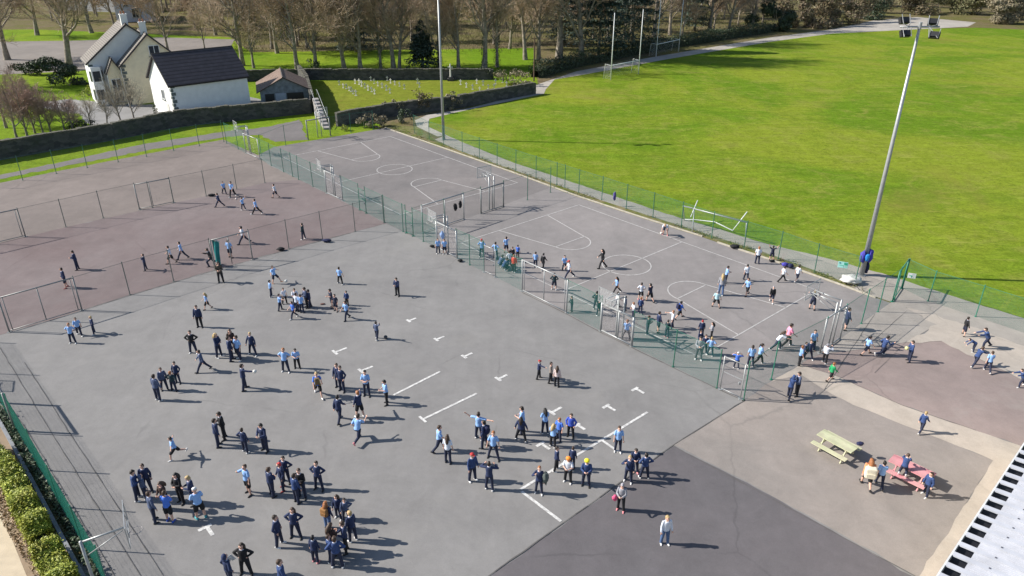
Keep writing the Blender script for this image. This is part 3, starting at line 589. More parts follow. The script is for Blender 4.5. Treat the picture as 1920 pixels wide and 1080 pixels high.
def build_pose(nm):
    lean,LL,LR,AL,AR,hy,hp=PO[nm]
    Rl=Matrix.Rotation(R(lean),3,'X')                      # +x rotation leans towards -y (forward)
    piv=Vector((0,0,.80)); T=lambda p:piv+Rl@(Vector(p)-piv)
    J={}; feet=[]
    for s,L in ((1,LL),(-1,LR)):
        h=Vector((s*.082,0,.765)); k=h+dirv(*L[0],s)*.355; a=k+dirv(*L[1],s)*.345; J['h',s],J['k',s],J['a',s]=h,k,a
        sh=L[1][0]; pitch=0 if sh>-22 else min(75,(-sh-22)*.95+8)
        if sh>10 and nm in('walk','walkb','stride','run','kick'): pitch=-sh*.6
        M=Matrix.Translation(a)@Matrix.Rotation(R(s*9),4,'Z')@Matrix.Rotation(R(pitch),4,'X'); feet.append(M)
    for s,A in ((1,AL),(-1,AR)):
        sh=T((s*.150,0,1.20)); e=sh+dirv(*A[0],s)*.245; w_=e+dirv(*A[1],s)*.215; J['s',s],J['e',s],J['w',s]=sh,e,w_; J['fd',s]=dirv(*A[1],s)
    toe=[M@Vector((0,y,-.065)) for M in feet for y in (-.15,.05)]
    dz=-min(p.z for p in toe)
    cx=sum(p.y for p in toe)/4
    sh_=Vector((0,-cx if nm not in('bend','crouch','kneel') else -cx,dz))
    for q in J:
        if q[0]!='fd': J[q]=J[q]+sh_
    feet=[Matrix.Translation(sh_)@M for M in feet]; T0=T; T=lambda p:T0(p)+sh_
    head=Matrix.Translation(T((0,-.012,1.385)))@(Rl.to_4x4() if lean<40 else Matrix.Rotation(R(lean-25),4,'X'))@Matrix.Rotation(R(hy),4,'Z')@Matrix.Rotation(R(hp),4,'X')
    def torso(mb,g,z0,z1,neck=True):
        ring=[(.70,.10,.085),(.76,.135,.10),(.82,.135,.10),(.90,.122,.09),(.98,.122,.088),(1.08,.132,.092),(1.16,.138,.09),(1.205,.122,.076),(1.24,.085,.062),(1.26,.055,.05)]
        ring=[q for q in ring if z0<=q[0]<=z1]; n=16; o=len(mb.v)
        for z,rx,ry in ring:
            for i in range(n):
                a=2*pi*i/n; mb.v.append(tuple(T(((rx+g)*cos(a),(ry+g)*sin(a),z))))
        m=len(ring)
        for j in range(m-1):
            for i in range(n): mb.f.append((o+j*n+i,o+j*n+(i+1)%n,o+(j+1)*n+(i+1)%n,o+(j+1)*n+i))
        mb.f.append(tuple(o+i for i in range(n))[::-1]); mb.f.append(tuple(o+(m-1)*n+i for i in range(n)))
    # --- body: one continuous skin
    mb=MB(); torso(mb,-.004,.70,1.26)
    taper(mb,[T((0,.005,1.22)),head@Vector((0,.012,-.06))],[.048,.043])
    hd=head.to_3x3(); 
    mb.ell(head@Vector((0,.004,.012)),(.073,.088,.098),14,10,hd); mb.ell(head@Vector((0,-.022,-.045)),(.056,.062,.06),12,8,hd)
    taper(mb,[head@Vector((0,-.084,.012)),head@Vector((0,-.103,-.018))],[.012,.016],8)      # nose
    mb.ell(head@Vector((0,-.082,-.052)),(.026,.012,.012),8,6,hd)                             # lips
    for s in (1,-1): mb.ell(head@Vector((s*.075,.01,-.005)),(.012,.02,.032),8,6,hd); mb.ell(head@Vector((s*.03,-.078,.032)),(.026,.014,.012),8,6,hd)
    for s in (1,-1):
        h,k,a=J['h',s],J['k',s],J['a',s]
        taper(mb,[h,lerp(h,k,.5),k],[.082,.07,.052]); taper(mb,[k,lerp(k,a,.3),a],[.05,.053,.032])
        M=feet[0 if s==1 else 1]; taper(mb,[M@Vector((0,.02,-.03)),M@Vector((0,-.10,-.042))],[.03,.028])
        S,E,W_=J['s',s],J['e',s],J['w',s]; fd=J['fd',s]
        taper(mb,[S,lerp(S,E,.4),E],[.05,.042,.034]); taper(mb,[E,lerp(E,W_,.3),W_],[.033,.034,.023])
        # hand: palm, four fingers, thumb
        side=fd.cross(Vector((0,-1,0))); side=side.normalized() if side.length>.15 else Vector((s,0,0)); nrm=fd.cross(side).normalized()
        pal=W_+fd*.045; taper(mb,[W_+fd*.01,pal+fd*.02],[.024,.030],10)
        for i,l in enumerate((.048,.060,.062,.052)):
            o_=side*((i-1.5)*.0165); b0=pal+fd*.03+o_; b1=b0+fd*l*.55+nrm*.006; b2=b1+fd*l*.35+nrm*.02; taper(mb,[b0,b1,b2],[.0095,.0085,.0075],6)
        th=-side*s; taper(mb,[W_+fd*.03-side*.02,W_+fd*.055-side*.042,W_+fd*.083-side*.046],[.012,.0105,.009],6)
    body=remesh(mb,.0085,1,'body'); body.materials.append(None)
    ey=MB()
    for s in (1,-1): ey.ell(head@Vector((s*.03,-.084,.018)),(.0075,.007,.006),8,6,hd)
    ey.ell(head@Vector((0,-.0905,-.053)),(.016,.005,.003),8,4,hd)
    b=bmesh.new(); b.from_mesh(body); n0=len(b.faces)
    em=ey.mesh('e',None,True); b.from_mesh(em); b.faces.ensure_lookup_table()
    for f in b.faces[n0:]: f.material_index=1
    b.to_mesh(body); b.free(); bpy.data.meshes.remove(em); body.materials.append(plain('eye_dark',(.10,.06,.05),.4))
    # --- clothes
    res={'body':body,'feet':feet,'head':head}
    def wr(mb,seed,amp):
        for i,p in enumerate(mb.v):
            v=Vector(p); n=noise.noise(v*14+Vector((seed,0,0)))*amp; mb.v[i]=tuple(v+Vector((n,n*.6,0)))
    for kind in ('short','long'):
        mb=MB(); torso(mb,.016 if kind=='short' else .022,.75,1.24)
        for s in (1,-1):
            S,E,W_=J['s',s],J['e',s],J['w',s]
            if kind=='short': taper(mb,[lerp(S,E,-.05),lerp(S,E,.4),lerp(S,E,.72)],[.054,.058,.06])
            else: taper(mb,[lerp(S,E,-.05),lerp(S,E,.5),E],[.056,.053,.048]); taper(mb,[E,lerp(E,W_,.5),lerp(E,W_,.93)],[.048,.046,.038])
        wr(mb,3,.006); res[kind]=remesh(mb,.013,2,kind); res[kind].materials.append(None)
    for kind in ('trousers','shorts'):
        mb=MB(); torso(mb,.010,.70,.84)
        for s in (1,-1):
            h,k,a=J['h',s],J['k',s],J['a',s]
            if kind=='trousers': taper(mb,[h,lerp(h,k,.5),k],[.092,.082,.068]); taper(mb,[k,lerp(k,a,.5),lerp(k,a,.96)],[.067,.062,.058])
            else: taper(mb,[h,lerp(h,k,.5),lerp(h,k,.86)],[.094,.092,.088])
        wr(mb,5,.007); res[kind]=remesh(mb,.013,2,kind); res[kind].materials.append(None)
    mb=MB(); n=14; pts=[T((.068*cos(a),.056*sin(a)-.004,1.243+.012*sin(a))) for a in np.linspace(0,2*pi,n+1)]; mb.tube(pts,.013,6,False); res['collar']=mb.mesh('collar',None,True,True); res['collar'].materials.append(None)
    res['top']=(head@Vector((0,0,.115))).z; res['hands']=(J['w',1]+J['fd',1]*.07+J['w',-1]+J['fd',-1]*.07)/2; res['handr']=J['w',-1]+J['fd',-1]*.09
    POSE[nm]=res
# head-local hair, hats; foot-local shoe
def hairmesh(kind):
    mb=MB(); I=Matrix.Identity(3)
    if kind in('short','long','tail'):
        mb.ell((0,.034,.036),(.081,.081,.088),14,10)
        mb.ell((0,-.026,.088),(.060,.036,.024),12,6); 
        for s in (1,-1): mb.ell((s*.066,.02,-.005),(.018,.045,.05),8,6)
        mb.ell((0,.06,-.03),(.062,.04,.06),10,6)
    if kind=='long':
        taper(mb,[(0,.065,0),(0,.095,-.10),(0,.10,-.22),(0,.095,-.30)],[.075,.085,.08,.045],12)
        for s in (1,-1): taper(mb,[(s*.07,.03,0),(s*.085,.03,-.10),(s*.08,.02,-.19)],[.03,.034,.018],8)
    if kind=='tail': taper(mb,[(0,.09,.06),(0,.135,.02),(0,.13,-.10),(0,.12,-.19)],[.028,.036,.034,.014],8)
    if kind=='cap': mb.ell((0,.016,.056),(.086,.094,.068),14,10); mb.ell((0,-.10,.058),(.062,.055,.010),12,6)
    if kind=='hat': mb.ell((0,.02,.078),(.112,.112,.082),14,10)
    if kind=='hood': mb.ell((0,.046,.014),(.096,.092,.118),14,10); mb.ell((0,.06,-.09),(.10,.075,.06),12,8)
    for i,p in enumerate(mb.v):
        v=Vector(p); mb.v[i]=tuple(v+v.normalized()*noise.noise(v*28)*.009)
    m=remesh(mb,.009,1,'hair'); m.materials.append(None); return m
HAIR={k:hairmesh(k) for k in('short','long','tail','cap','hat','hood')}
mb=MB(); taper(mb,[(0,.045,-.028),(0,-.03,-.034),(0,-.125,-.044)],[.043,.043,.036],10); taper(mb,[(0,.02,-.02),(0,.015,.012)],[.042,.04],10)
for i,p in enumerate(mb.v):
    if p[2]<-.066: mb.v[i]=(p[0],p[1],-.066)
SHOE=remesh(mb,.009,1,'shoe'); SHOE.materials.append(None)
def cl(n,c,v=.16): return plain(n,c,.85,v,14,bump=.15)
TOP={'P':('polo_shirt','short',cl('light_blue_cotton',(.27,.46,.80),.08)),'Q':('polo_shirt','short',cl('royal_blue_cotton',(.07,.19,.68),.1)),'W':('shirt','short',cl('white_cotton',(.66,.70,.78),.06)),
 'w':('shirt','long',cl('white_cotton',(.6,.6,.6))),'J':('jumper','long',cl('navy_wool',(.020,.032,.088),.25)),'j':('jumper','long',cl('blue_navy_wool',(.030,.060,.17),.25)),'K':('jacket','long',cl('black_cloth',(.011,.011,.014),.3)),'D':('jacket','long',cl('dark_green_cloth',(.016,.04,.05),.25)),
 'G':('hoodie','long',cl('grey_marl',(.30,.30,.33))),'B':('jacket','long',cl('royal_blue_cloth',(.05,.10,.50))),'R':('coat','long',cl('red_cloth',(.62,.05,.025))),'O':('jacket','long',cl('orange_cloth',(.75,.27,.12))),
 'E':('jumper','long',cl('green_wool',(.015,.30,.11))),'I':('bib_top','short',cl('pink_cloth',(.85,.30,.45))),'C':('coat','long',cl('brown_coat_cloth',(.075,.062,.048))),'T':('cardigan','long',cl('taupe_wool',(.22,.19,.17))),
 'S':('fleece','long',cl('pale_pink_fleece',(.58,.47,.45))),'V':('polo_shirt','short',cl('dark_navy_cotton',(.025,.03,.06),.25)),'M':('polo_shirt','short',cl('pale_mint_cotton',(.45,.66,.72),.06)),'A':('jumper','long',cl('slate_blue_wool',(.075,.10,.18),.2)),'U':('jumper','long',cl('dark_brown_wool',(.05,.028,.022),.2))}
BOT={'T':('trousers','trousers',cl('navy_trouser_cloth',(.018,.024,.055),.25)),'B':('trousers','trousers',cl('black_trouser_cloth',(.012,.012,.016),.25)),'G':('trousers','trousers',cl('grey_trouser_cloth',(.11,.105,.12))),'J':('jeans','trousers',cl('blue_denim',(.075,.13,.26))),
 'S':('shorts','shorts',cl('navy_shorts_cloth',(.016,.02,.045),.25)),'K':('shorts','shorts',cl('black_shorts_cloth',(.01,.01,.013),.25))}
HC={'b':(.012,.010,.009),'n':(.060,.035,.022),'d':(.030,.019,.013),'y':(.42,.30,.14),'g':(.30,.115,.04),'c':(.62,.62,.62),'r':(.45,.03,.03),'o':(.85,.25,.02),'u':(.85,.72,.02),'k':(.012,.014,.03),'a':(.30,.29,.32)}
SH={'k':(.012,.012,.013),'w':(.68,.67,.66),'b':(.04,.10,.45),'t':(.02,.28,.32),'p':(.70,.25,.27),'n':(.22,.10,.05),'r':(.25,.03,.03)}
SK={'l':cl('fair_skin',(.62,.38,.29),.06),'m':cl('olive_skin',(.40,.22,.15),.06),'x':cl('dark_skin',(.10,.055,.038),.08)}
WCOL=cl('pale_blue_collar',(.45,.55,.70))
def slot(o,m): o.material_slots[0].link='OBJECT'; o.material_slots[0].material=m
def person(fx,fy,ht,face,pose,top,bot,hair,shoe,skin,label,z=0.0,hh=None,group='pupils in the school yard',loc=None,scale=None):
    if pose not in POSE: build_pose(pose)
    Q=POSE[pose]; g=G(fx,fy,z) if loc is None else loc
    if scale is None:
        lo,hi=.5,2.2
        for _ in range(30):
            m=(lo+hi)/2
            if P((g.x,g.y,z+m))[1]>ht: lo=m
            else: hi=m
        scale=lo/Q['top']; scale=max(.80,min(1.19,scale)) 
    rz=pi-R(face)
    M=Matrix.Translation(g)@Matrix.Rotation(rz,4,'Z')@Matrix.Diagonal((scale*rnd.uniform(.93,1.12),scale*rnd.uniform(.94,1.12),scale,1))
    o=link('person',Q['body'],M=M); slot(o,SK[skin]); tag(o,label,'person',group)
    nm,kd,mt=TOP[top]; c=link(nm,Q[kd],o); slot(c,mt)
    if top in 'JjKA': c=link('collar',Q['collar'],o); slot(c,WCOL)
    nm,kd,mt=BOT[bot]; c=link(nm,Q[kd],o); slot(c,mt)
    sm=plain('shoe_'+{'k':'black','w':'white','b':'blue','t':'teal','p':'pink','n':'tan','r':'red'}[shoe],SH[shoe],.6)
    for F in Q['feet']: c=link('shoe',SHOE,o,M=F); slot(c,sm)
    kd={'s':'short','l':'long','t':'tail','c':'cap','h':'hat','H':'hood'}[hair[0]]
    hm=mt_top(top) if hair[0]=='H' else plain('hair_'+{'b':'black','n':'brown','d':'dark_brown','y':'blond','g':'ginger','c':'white','r':'red','o':'orange','u':'yellow','k':'navy','a':'grey'}[hair[1]],HC[hair[1]],.6,.25,30)
    c=link({'cap':'cap','hat':'hat','hood':'hood'}.get(kd,'hair'),HAIR[kd],o,M=Q['head']); slot(c,hm)
    return o,M,Q
def mt_top(t): return TOP[t][2]
PEOPLE='''
124 540 502 235 easy J S sd r l|pupil in navy top and shorts standing behind the corner of the double gate frame
145 506 470 250 hold J T sd k l|boy in navy jumper and trousers alone on red court, nearest the photo's left side
273 507 476 255 headhands J T sd k l|pupil in navy walking on red court with both hands to the face
322 494 461 260 walk W K sb k l|boy in white shirt and black shorts partly behind a thin fence post on red court
343 486 453 262 stride P T sb k l|boy in pale shirt and dark trousers striding left along red court
402 498 462 250 run K T sd k l|dark clothed pupil hidden behind the teal green flag
415 530 491 165 hold C B ld k l|adult in long brown coat standing in front of the frame with the flag
421 364 340 140 walk P T sb k l|boy in blue polo farthest left of the six playing by the red court fence
437 369 340 190 walkb P B sb w l|boy in blue polo with dark trousers and white shoes behind the pinkish ball
412 388 362 265 stride J T sd k l|boy in navy stretching a leg out on red court beside a dropped jacket
457 394 370 300 wave P T sb w l|boy in pale blue with one arm raised near the pinkish ball
482 402 373 275 stride P B sb w l|boy in blue polo and black trousers taking a wide step, nearest of red court game
517 371 345 280 walk W S sb k l|boy in white shirt and navy shorts alone on red court near the green fence
458 457 424 250 stride W T sb k l|boy in white shirt striding behind the right post of the flag frame
433 483 449 10 easy P S sd k l|boy in blue polo and shorts seen through the flag frame
569 449 418 280 easy D T sb w l|boy in dark jacket with white shoes standing alone between two fence posts
390 580 549 255 walk P K ly k l|blond pupil in blue polo and black shorts walking across the grey yard
375 614 573 175 stand J B sd k l|boy in navy with black trousers standing alone below the blond walker
521 533 500 120 kick P S sd n l|boy in blue polo and shorts kicking the white football
510 556 525 60 easy P T sb w l|pupil in pale blue top standing just below the boy who kicks the football
535 570 540 130 easy W B sd k l|child in white top half hidden behind another at the small yard huddle
527 582 551 85 point P T sd k l|child in pale blue on the outer left of the yard huddle
552 597 565 240 walk Q T sd w l|child in royal blue top and white shoes in front of the yard huddle
556 576 541 150 hold W T sn k l|child in white shirt at the back of the yard huddle
559 583 549 30 stand W T sd k l|child in white shirt in the middle of the yard huddle
567 586 551 0 stand P T sn k l|child in light blue top, back turned, in the yard huddle
575 577 539 230 hold A B sd k l|child in slate jumper facing into the yard huddle
581 577 543 250 easy J T sb k l|child in navy at the right end of the yard huddle
622 577 542 240 hold V S sb k l|pupil in dark top behind another in patterned shorts, middle of grey yard
630 584 552 200 easy V S sd k l|pupil in dark top with bare legs just in front of a twin clothed friend
651 573 547 200 easy j B sb k l|pupil in bluish navy jumper behind a child in light blue
651 599 564 220 walk P T sn k l|child in light blue top walking beneath the two pupils with bare legs
639 532 500 20 spread P B sd w l|boy in pale blue shirt standing legs apart, alone in upper grey yard
745 555 521 205 hold J B sd k l|boy in navy standing all alone in the middle of the upper yard
707 636 603 30 wave A T sd w l|pupil with lifted arms next to the dark ball
137 644 607 175 hips P T sg w l|child in pale blue with hand on hip in front of the double gate frame
150 629 595 150 walk P T sn w l|child in pale blue behind the one with hand on hip near the gate frame
176 626 593 240 hips J T sy w l|fair haired child in navy leaning aside near the gate frame
363 663 621 175 hips K T sd w l|boy in black jacket with hands in pockets, alone left of a navy group of five
413 670 624 110 fold J T ly w l|fair haired pupil in navy at the left of the group of five
438 663 614 160 fold U B ln k l|pupil with brown jacket and long brown hair at the back of the group of five
437 676 627 70 pocket J T sd k l|tall pupil in navy, back turned, in the middle of the group of five
449 675 629 210 easy P T sd w l|pupil in light blue top in the group of five
474 666 624 190 spread J T sy w l|fair pupil in navy with feet apart at the right of the group of five
382 696 656 250 stride A T sd k l|boy in slate jumper walking below the boy in the black jacket
299 750 701 20 stand A T sd w l|boy in slate jumper with white shoes, nearest of the left foursome
310 732 690 140 easy A T sn k l|boy in slate jumper standing behind another of the left foursome
328 732 695 10 hips D T sg k l|ginger boy in teal dark jacket in the left foursome
334 719 679 180 pocket J T sd k l|boy in navy at the back of the left foursome
461 730 679 60 point J T sd k l|boy in navy holding up a white ball at arm's length
536 698 654 185 hips P T sg w l|ginger boy in pale blue with hands on hips beside a dark haired friend
558 691 654 170 hold P B sb k l|dark haired child in light blue beside the ginger boy
598 742 697 160 stride Q K sy w l|child in royal blue with black shorts and a brown bag running down the yard
635 728 682 190 easy J T sn k l|pupil in navy, rear one of a pair standing close together
641 734 687 200 pocket J T sn k l|pupil in navy, front one of a pair standing close together
688 743 694 180 fold P T sb k l|boy in pale blue with folded arms near a white yard mark
724 758 713 245 hold P B sb k l|boy in pale blue at the lower end of a long white line
637 790 742 15 walk J T sb k l|boy in navy seen from behind beside one with an outstretched arm
675 782 732 320 point J K sg w l|fair pupil in navy jumper and black shorts with one arm stretched out
669 829 783 20 run P T sd p l|boy in light blue and navy trousers running
412 836 785 60 stand J T sd k l|shorter boy in navy close against a taller one in black
420 823 773 240 hold K B sd k l|taller boy in black jacket facing a shorter one
462 847 802 20 onehip J T sd w l|pupil in navy with an elbow out, left one of a pair above the big huddle
497 846 794 205 hold J T sb k l|pupil in navy with hands together, right one of a pair above the big huddle
336 857 818 250 dash P K sd w l|child in blue polo and black shorts running with both arms spread
466 927 873 215 shade P K sn k l|child in blue polo and black shorts with bare legs and a hand at the face
513 928 876 40 fold J T sn k l|pupil in navy, back turned, at the left of the standing six
537 905 857 190 onehip J T sd k l|pupil in navy farthest back of the standing six
530 918 868 230 easy J T sr r l|pupil in navy with reddish hair in front of the farthest back one
567 934 877 185 fold K T sn k l|pupil in black jacket behind another in the standing six
559 941 888 30 stand j T sd k l|pupil in bluish navy, back turned, nearest of the standing six
598 919 867 190 hips J T sd k l|pupil in navy with hands on hips, far right of the standing six
527 1023 965 95 pocket J T sd w l|pupil in navy with white shoes facing a girl with hands on hips
555 1009 955 180 hips J T ln k l|girl in navy with long brown hair and hands on hips
593 1052 1004 10 stand J T sb p l|pupil in navy with pink shoes left of the big front huddle
635 973 929 190 easy J T ln w l|girl with long hair at the back of the big front huddle
617 990 940 25 stand J J lg k l|girl with ginger brown hair and blue jeans carrying a tan bag
650 978 936 165 onehip A T sd k l|pupil in patterned slate jacket at the right rear of the front huddle
661 1013 958 310 stand J T sy w l|fair pupil in navy with white shoes at the right of the front huddle
648 1035 975 250 hold J B sn k l|pale faced pupil in navy reading something in the front huddle
626 1038 981 30 hold U T ln k l|girl with long brown hair and brown top deep in the front huddle
622 1050 1003 60 easy j T sn w l|pupil in bluish navy, left one of two nearest in the front huddle
634 1061 1003 350 hips j T sn w l|pupil in bluish navy with elbows out, right one of two nearest in the front huddle
436 1096 1037 40 pocket J T Hk k l|hooded figure in navy cut by the lower photo edge
462 1078 1022 180 hips K B ld k l|girl in black with long dark hair holding white paper, by the hooded figure
535 1108 1049 60 easy j T sn k l|pupil in bluish navy alone, cut by the lower photo edge
262 936 877 70 hold j T sd w l|boy in blue navy with white shoes at the left of the eight near the fence
279 922 871 160 easy J T sn k l|boy in navy standing tall at the back of the eight near the fence
275 934 889 40 stand A T Ha w l|pupil in slate jumper with raised grey hood among the eight near the fence
293 977 916 45 stand A T sn k l|pupil in slate jumper, nearest of the eight by the fence on its left side
321 976 916 0 hold Q K sn b l|pupil in bright royal blue polo, black shorts and blue shoes
313 957 904 200 hold U T ln k l|brown haired pupil hidden behind the bright royal blue polo
340 943 888 200 fold K B lb k l|girl in black with long black hair among the eight near the fence
364 945 893 250 hold J T sy k l|blond boy in navy behind the one in a pale cap
377 970 907 320 hold P K cc t l|pupil in pale blue with white cap, black shorts and teal shoes
824 846 798 80 walk P T sn k l|boy in light blue standing beside a girl with long brown hair
841 867 811 15 stand W T ln k l|girl in white top with long brown hair falling down her back
899 822 768 20 armsout P T sd w l|boy in light blue with both arms thrown wide
907 839 788 290 easy J T sb k m|boy in navy with a dark backpack below the boy with arms thrown wide
925 861 810 190 spread P T sg k l|ginger pupil in light blue with arms held away from the body
978 812 763 280 hold P T sd k l|pupil in light blue half hidden behind a girl with long dark hair
977 825 781 15 spread J B ld w l|girl in navy with long dark hair, feet apart on a faint white line
1021 812 766 340 hold P T lb w l|girl in bright blue with curly black hair beside a white yard mark
1047 826 784 220 easy Q T sg k l|red haired pupil in blue top behind a fair haired girl
1037 837 795 30 hold P B ly w l|girl in light blue with long fair hair falling forward
1069 820 777 200 pocket B B sn k l|boy in royal blue and black jacket between two white yard marks
1158 848 800 185 stand P T sn w l|boy in light blue with white shoes alone on the long white line
1044 882 838 95 easy J B sd w l|pupil in navy facing two friends with bright headgear
1073 877 837 20 stand J T sn k l|pupil in navy behind the one in orange headgear
1064 905 858 200 hold W B ho w l|pupil in round orange hat and white and navy top
1098 912 862 190 hold j T hu k l|pupil in round yellow hat and navy clothes
1010 926 876 190 shade J T sg w l|pupil in navy shading the face with an arm, coat hanging at the side
1177 904 856 200 shade J T sy w l|pupil in navy with arm raised to a pale face at the dark tarmac edge
1189 886 842 185 hold J T sd p l|pupil in navy facing the camera, rear one of a trio at the dark tarmac
1207 895 848 350 hips j T sb w l|pupil in bluish navy, back turned, on the right of a trio at the dark tarmac
1163 958 907 200 hold G B sa p l|child in pale grey hooded top with a pink bag on dark tarmac
1246 1021 968 170 stand w J sy w l|blond person in white top and blue jeans alone on dark tarmac
887 902 850 140 stand j T cr w l|pupil in blue navy with dark red cap beside one holding the head
918 917 864 10 headhands J T sd w l|pupil in navy with both elbows lifted beside the head
1011 710 675 95 point J B cr k l|child in red cap stretching an arm towards two friends
1033 717 679 100 easy T B sd k l|child in taupe cardigan between the red cap and a pink fleece
1044 724 686 20 stand S B ln k l|girl in pale pink fleece with long brown hair in the open yard
822 476 447 160 stand P T sn w l|boy in light blue and trousers leaning at the goal frame, left one of two
834 477 448 170 stand P S sd w l|boy in light blue and shorts at the goal frame, right one of two
904 482 447 10 hips P T sr w l|boy in blue with reddish hair and elbows out behind the fence
930 485 453 20 hips P T sd k l|boy in blue with elbows out seen through the pale green gate
949 474 443 350 shade P S sb k l|tall boy in light blue and shorts with an arm to his brow on near court
971 484 459 20 stand Q B sb k l|boy in violet blue top at the right of the red coat huddle
961 491 463 200 hold K T sn k l|dark clothed child behind the white shirt in the red coat huddle
955 501 470 340 hold W B sd w l|child in white shirt beside the red coat
964 510 477 20 stand R B sg w l|child in bright red coat seen from behind near the fence
938 502 479 60 crouch A T sd w l|crouching child in slate jumper nearer the pale green gate
946 507 484 70 crouch j T sd w l|crouching child in blue navy nearer the red coat
1004 501 472 10 stand P T sd w l|child in light blue with dark trousers walking past the large steel frame
1018 506 475 40 walk K B sb w l|child all in black next to one in light blue by the large steel frame
1058 508 479 170 easy P T sb k l|child in light blue behind a red capped friend on near court
1067 521 488 265 stride W T cr w l|child in white shirt with red cap walking over near court
1039 543 511 10 hips D S sb w l|child in dark green seen through the large steel frame
1129 503 467 270 walk K B lb k l|woman in black coat with long black hair walking into the centre circle
1071 584 555 250 hold D T sd k l|child in dark green leaning on the end post of the large steel frame
1118 580 545 15 hips D T sb w l|child in dark green with hands on hips left of the glass backboard
1123 592 562 150 easy D T sd w l|child in dark clothes hidden behind the goal frame upright
1156 550 519 265 stride P B lb w m|pupil with big black curly hair striding on near court
1156 578 547 85 walk W T sd k l|child in white and blue behind the clear backboard
1171 584 555 290 stand A T sb k l|child in slate jumper walking right of the clear backboard
1186 597 567 250 hold W T sg k l|ginger child in white top behind the right end of the goal frame
1174 635 599 10 spread P G sg k l|ginger child in grey trousers inside the goal frame, back turned
1201 562 529 10 hips W K sd p l|boy in white top and black shorts with bare legs, seen from behind
1218 566 532 330 walk V K sb k l|boy in grey dark top and black shorts beside one in white
1200 588 557 20 easy j T sg w l|ginger child in navy just below the boy with black shorts
1273 597 565 70 stride Q K sb k l|boy in blue with a dark pack and shorts running right on near court
1214 626 592 80 hold D T sn w l|child in dark green looking down behind the long fence
1234 622 584 70 easy J S sd k l|child in navy jumper and shorts with bare legs behind the long fence
1259 616 582 270 point W T sg k l|ginger boy in white reaching an arm towards one in shorts
1250 632 600 30 hold D T sd p l|child in dark green with pink shoes behind the fence post
1314 630 600 10 stand J T sr k l|tall child in purple navy behind a group at the court corner
1332 635 604 280 fold G B lb k l|girl in grey with long black hair at the court corner
1311 651 620 170 hold J T sn k l|child mostly hidden between two rows of the court corner group
1309 675 631 190 hold G G sb w l|child in pale grey hoodie nearest of the court corner group
1320 664 628 180 fold J T sd w l|child in navy between a grey hoodie and a fair child
1331 666 631 20 hips P T sy w l|fair child in light blue at the right of the court corner group
1380 690 660 20 headhands Q T cc w l|child in blue with white cap and raised arms behind the silver gate
1406 686 647 10 easy P T td w l|child in light blue with a ponytail, arm round a friend
1422 683 644 100 walk P B td w l|child in pale top and black trousers walking beside one with ponytail
1454 656 620 100 push W T ln w l|girl in white with long brown hair pushing at a bright pink top
1475 650 606 90 walk I B sd w l|child in white and bright pink top stepping right
1522 657 619 170 easy P T sd k l|child in light blue standing behind a navy child near the green post
1499 685 648 90 stand P B sg k l|ginger child in light blue at the court corner kerb
1515 674 638 185 spread J T sn w l|child in navy facing the camera beside the ginger one
1507 672 644 120 easy J T sd w l|child in navy half hidden between the ginger one and another
1546 680 644 60 shade w B sa w l|child in white long sleeves holding hands to the face
1556 714 680 80 walk E K sg k l|child in bright green jumper with bare legs
1478 747 708 40 push j T Hk k l|child in hooded navy hugging another at the silver gate
1491 742 698 260 hold A B sd k l|child in slate jumper being hugged by the silver gate
1585 618 577 90 easy J S sd k l|child in navy and shorts behind the slanting white crossbar
1623 665 630 85 stride P S tb k l|girl in pale top with a long black ponytail running right
1648 667 630 85 run j T sb w l|child in blue navy running right behind the ball carrier
1702 678 639 270 hold j T sd k l|child in blue navy carrying a yellow ball
1807 629 594 90 spread K S sd k l|child in black coat and shorts standing legs apart on pale concrete
1848 652 615 270 push j T sd k l|child in blue navy with dark hair pushing a bent friend
1823 659 636 285 bend j T sd w l|child in blue navy bent double in the side yard
1825 687 652 70 push j T sn w l|child in blue navy stretching towards the one in pale blue
1850 697 659 20 walk P T sn w l|child in pale blue top in the side yard, back turned
1914 725 692 270 push j T sd w l|child in blue navy cut by the right photo edge
1725 811 772 60 walk j T sy w l|fair child in blue navy walking on the concrete path
1622 913 862 15 walk O K lg k l|girl in orange top with a big cream backpack
1647 912 866 20 walk P T sb k l|boy in light blue walking beside the girl in orange
1733 930 886 250 easy j T sd w l|child in blue navy standing at the end of the rose pink table
1247 441 416 200 bend W S sy p l|fair boy in white and shorts bending for a ball at the court edge
1419 494 462 10 stand W T sg k l|boy in white shirt and navy trousers, back turned, at the kerb
1446 488 460 15 armsup V S sd k l|pupil in dark top with both arms up at the field fence
1466 528 499 85 stride W B sd k l|boy in white shirt and black trousers running on the court corner line
1493 528 497 60 walk W S sd w l|boy in white shirt and navy shorts beside the running boy
1522 580 543 30 headhands V S sy k l|pupil in dark navy with hands to the head near the clear backboard
1446 567 536 200 walk K S sa w l|pupil in dark jacket and shorts with bare legs walking near court
1400 554 521 240 walk P K sd k l|pupil in pale blue and black shorts walking with one arm out
1398 527 496 5 walk W T sb k l|boy in white shirt seen from behind near the far touch line
1361 531 499 90 hold P T sd k l|boy in pale blue behind a girl with long blond hair
1351 553 512 20 stand G J ly w l|girl in grey top and jeans with long blond hair on near court
1342 576 544 15 spread M K sa k l|boy in pale mint top and black shorts seen from behind
'''
PR={}
for ln in PEOPLE.strip().split('\n'):
    a,lab=ln.split('|'); f=a.split(); fx,fy,ht,fa=(float(v) for v in f[:4])
    big={'woman in':1,'adult in':1}
    PR[lab]=person(fx,fy,ht,fa,*f[4:10],lab)
# child kneeling on the bench of the pink table
bl=Vector((-.12,-.70,.463)); pos=T2+Matrix.Rotation(A2,3,'Z')@bl
PR['kneel']=person(0,0,0,35,'kneel','j','T','sn','w','l','child in blue navy kneeling on the bench of the rose pink table',loc=pos,scale=.95)
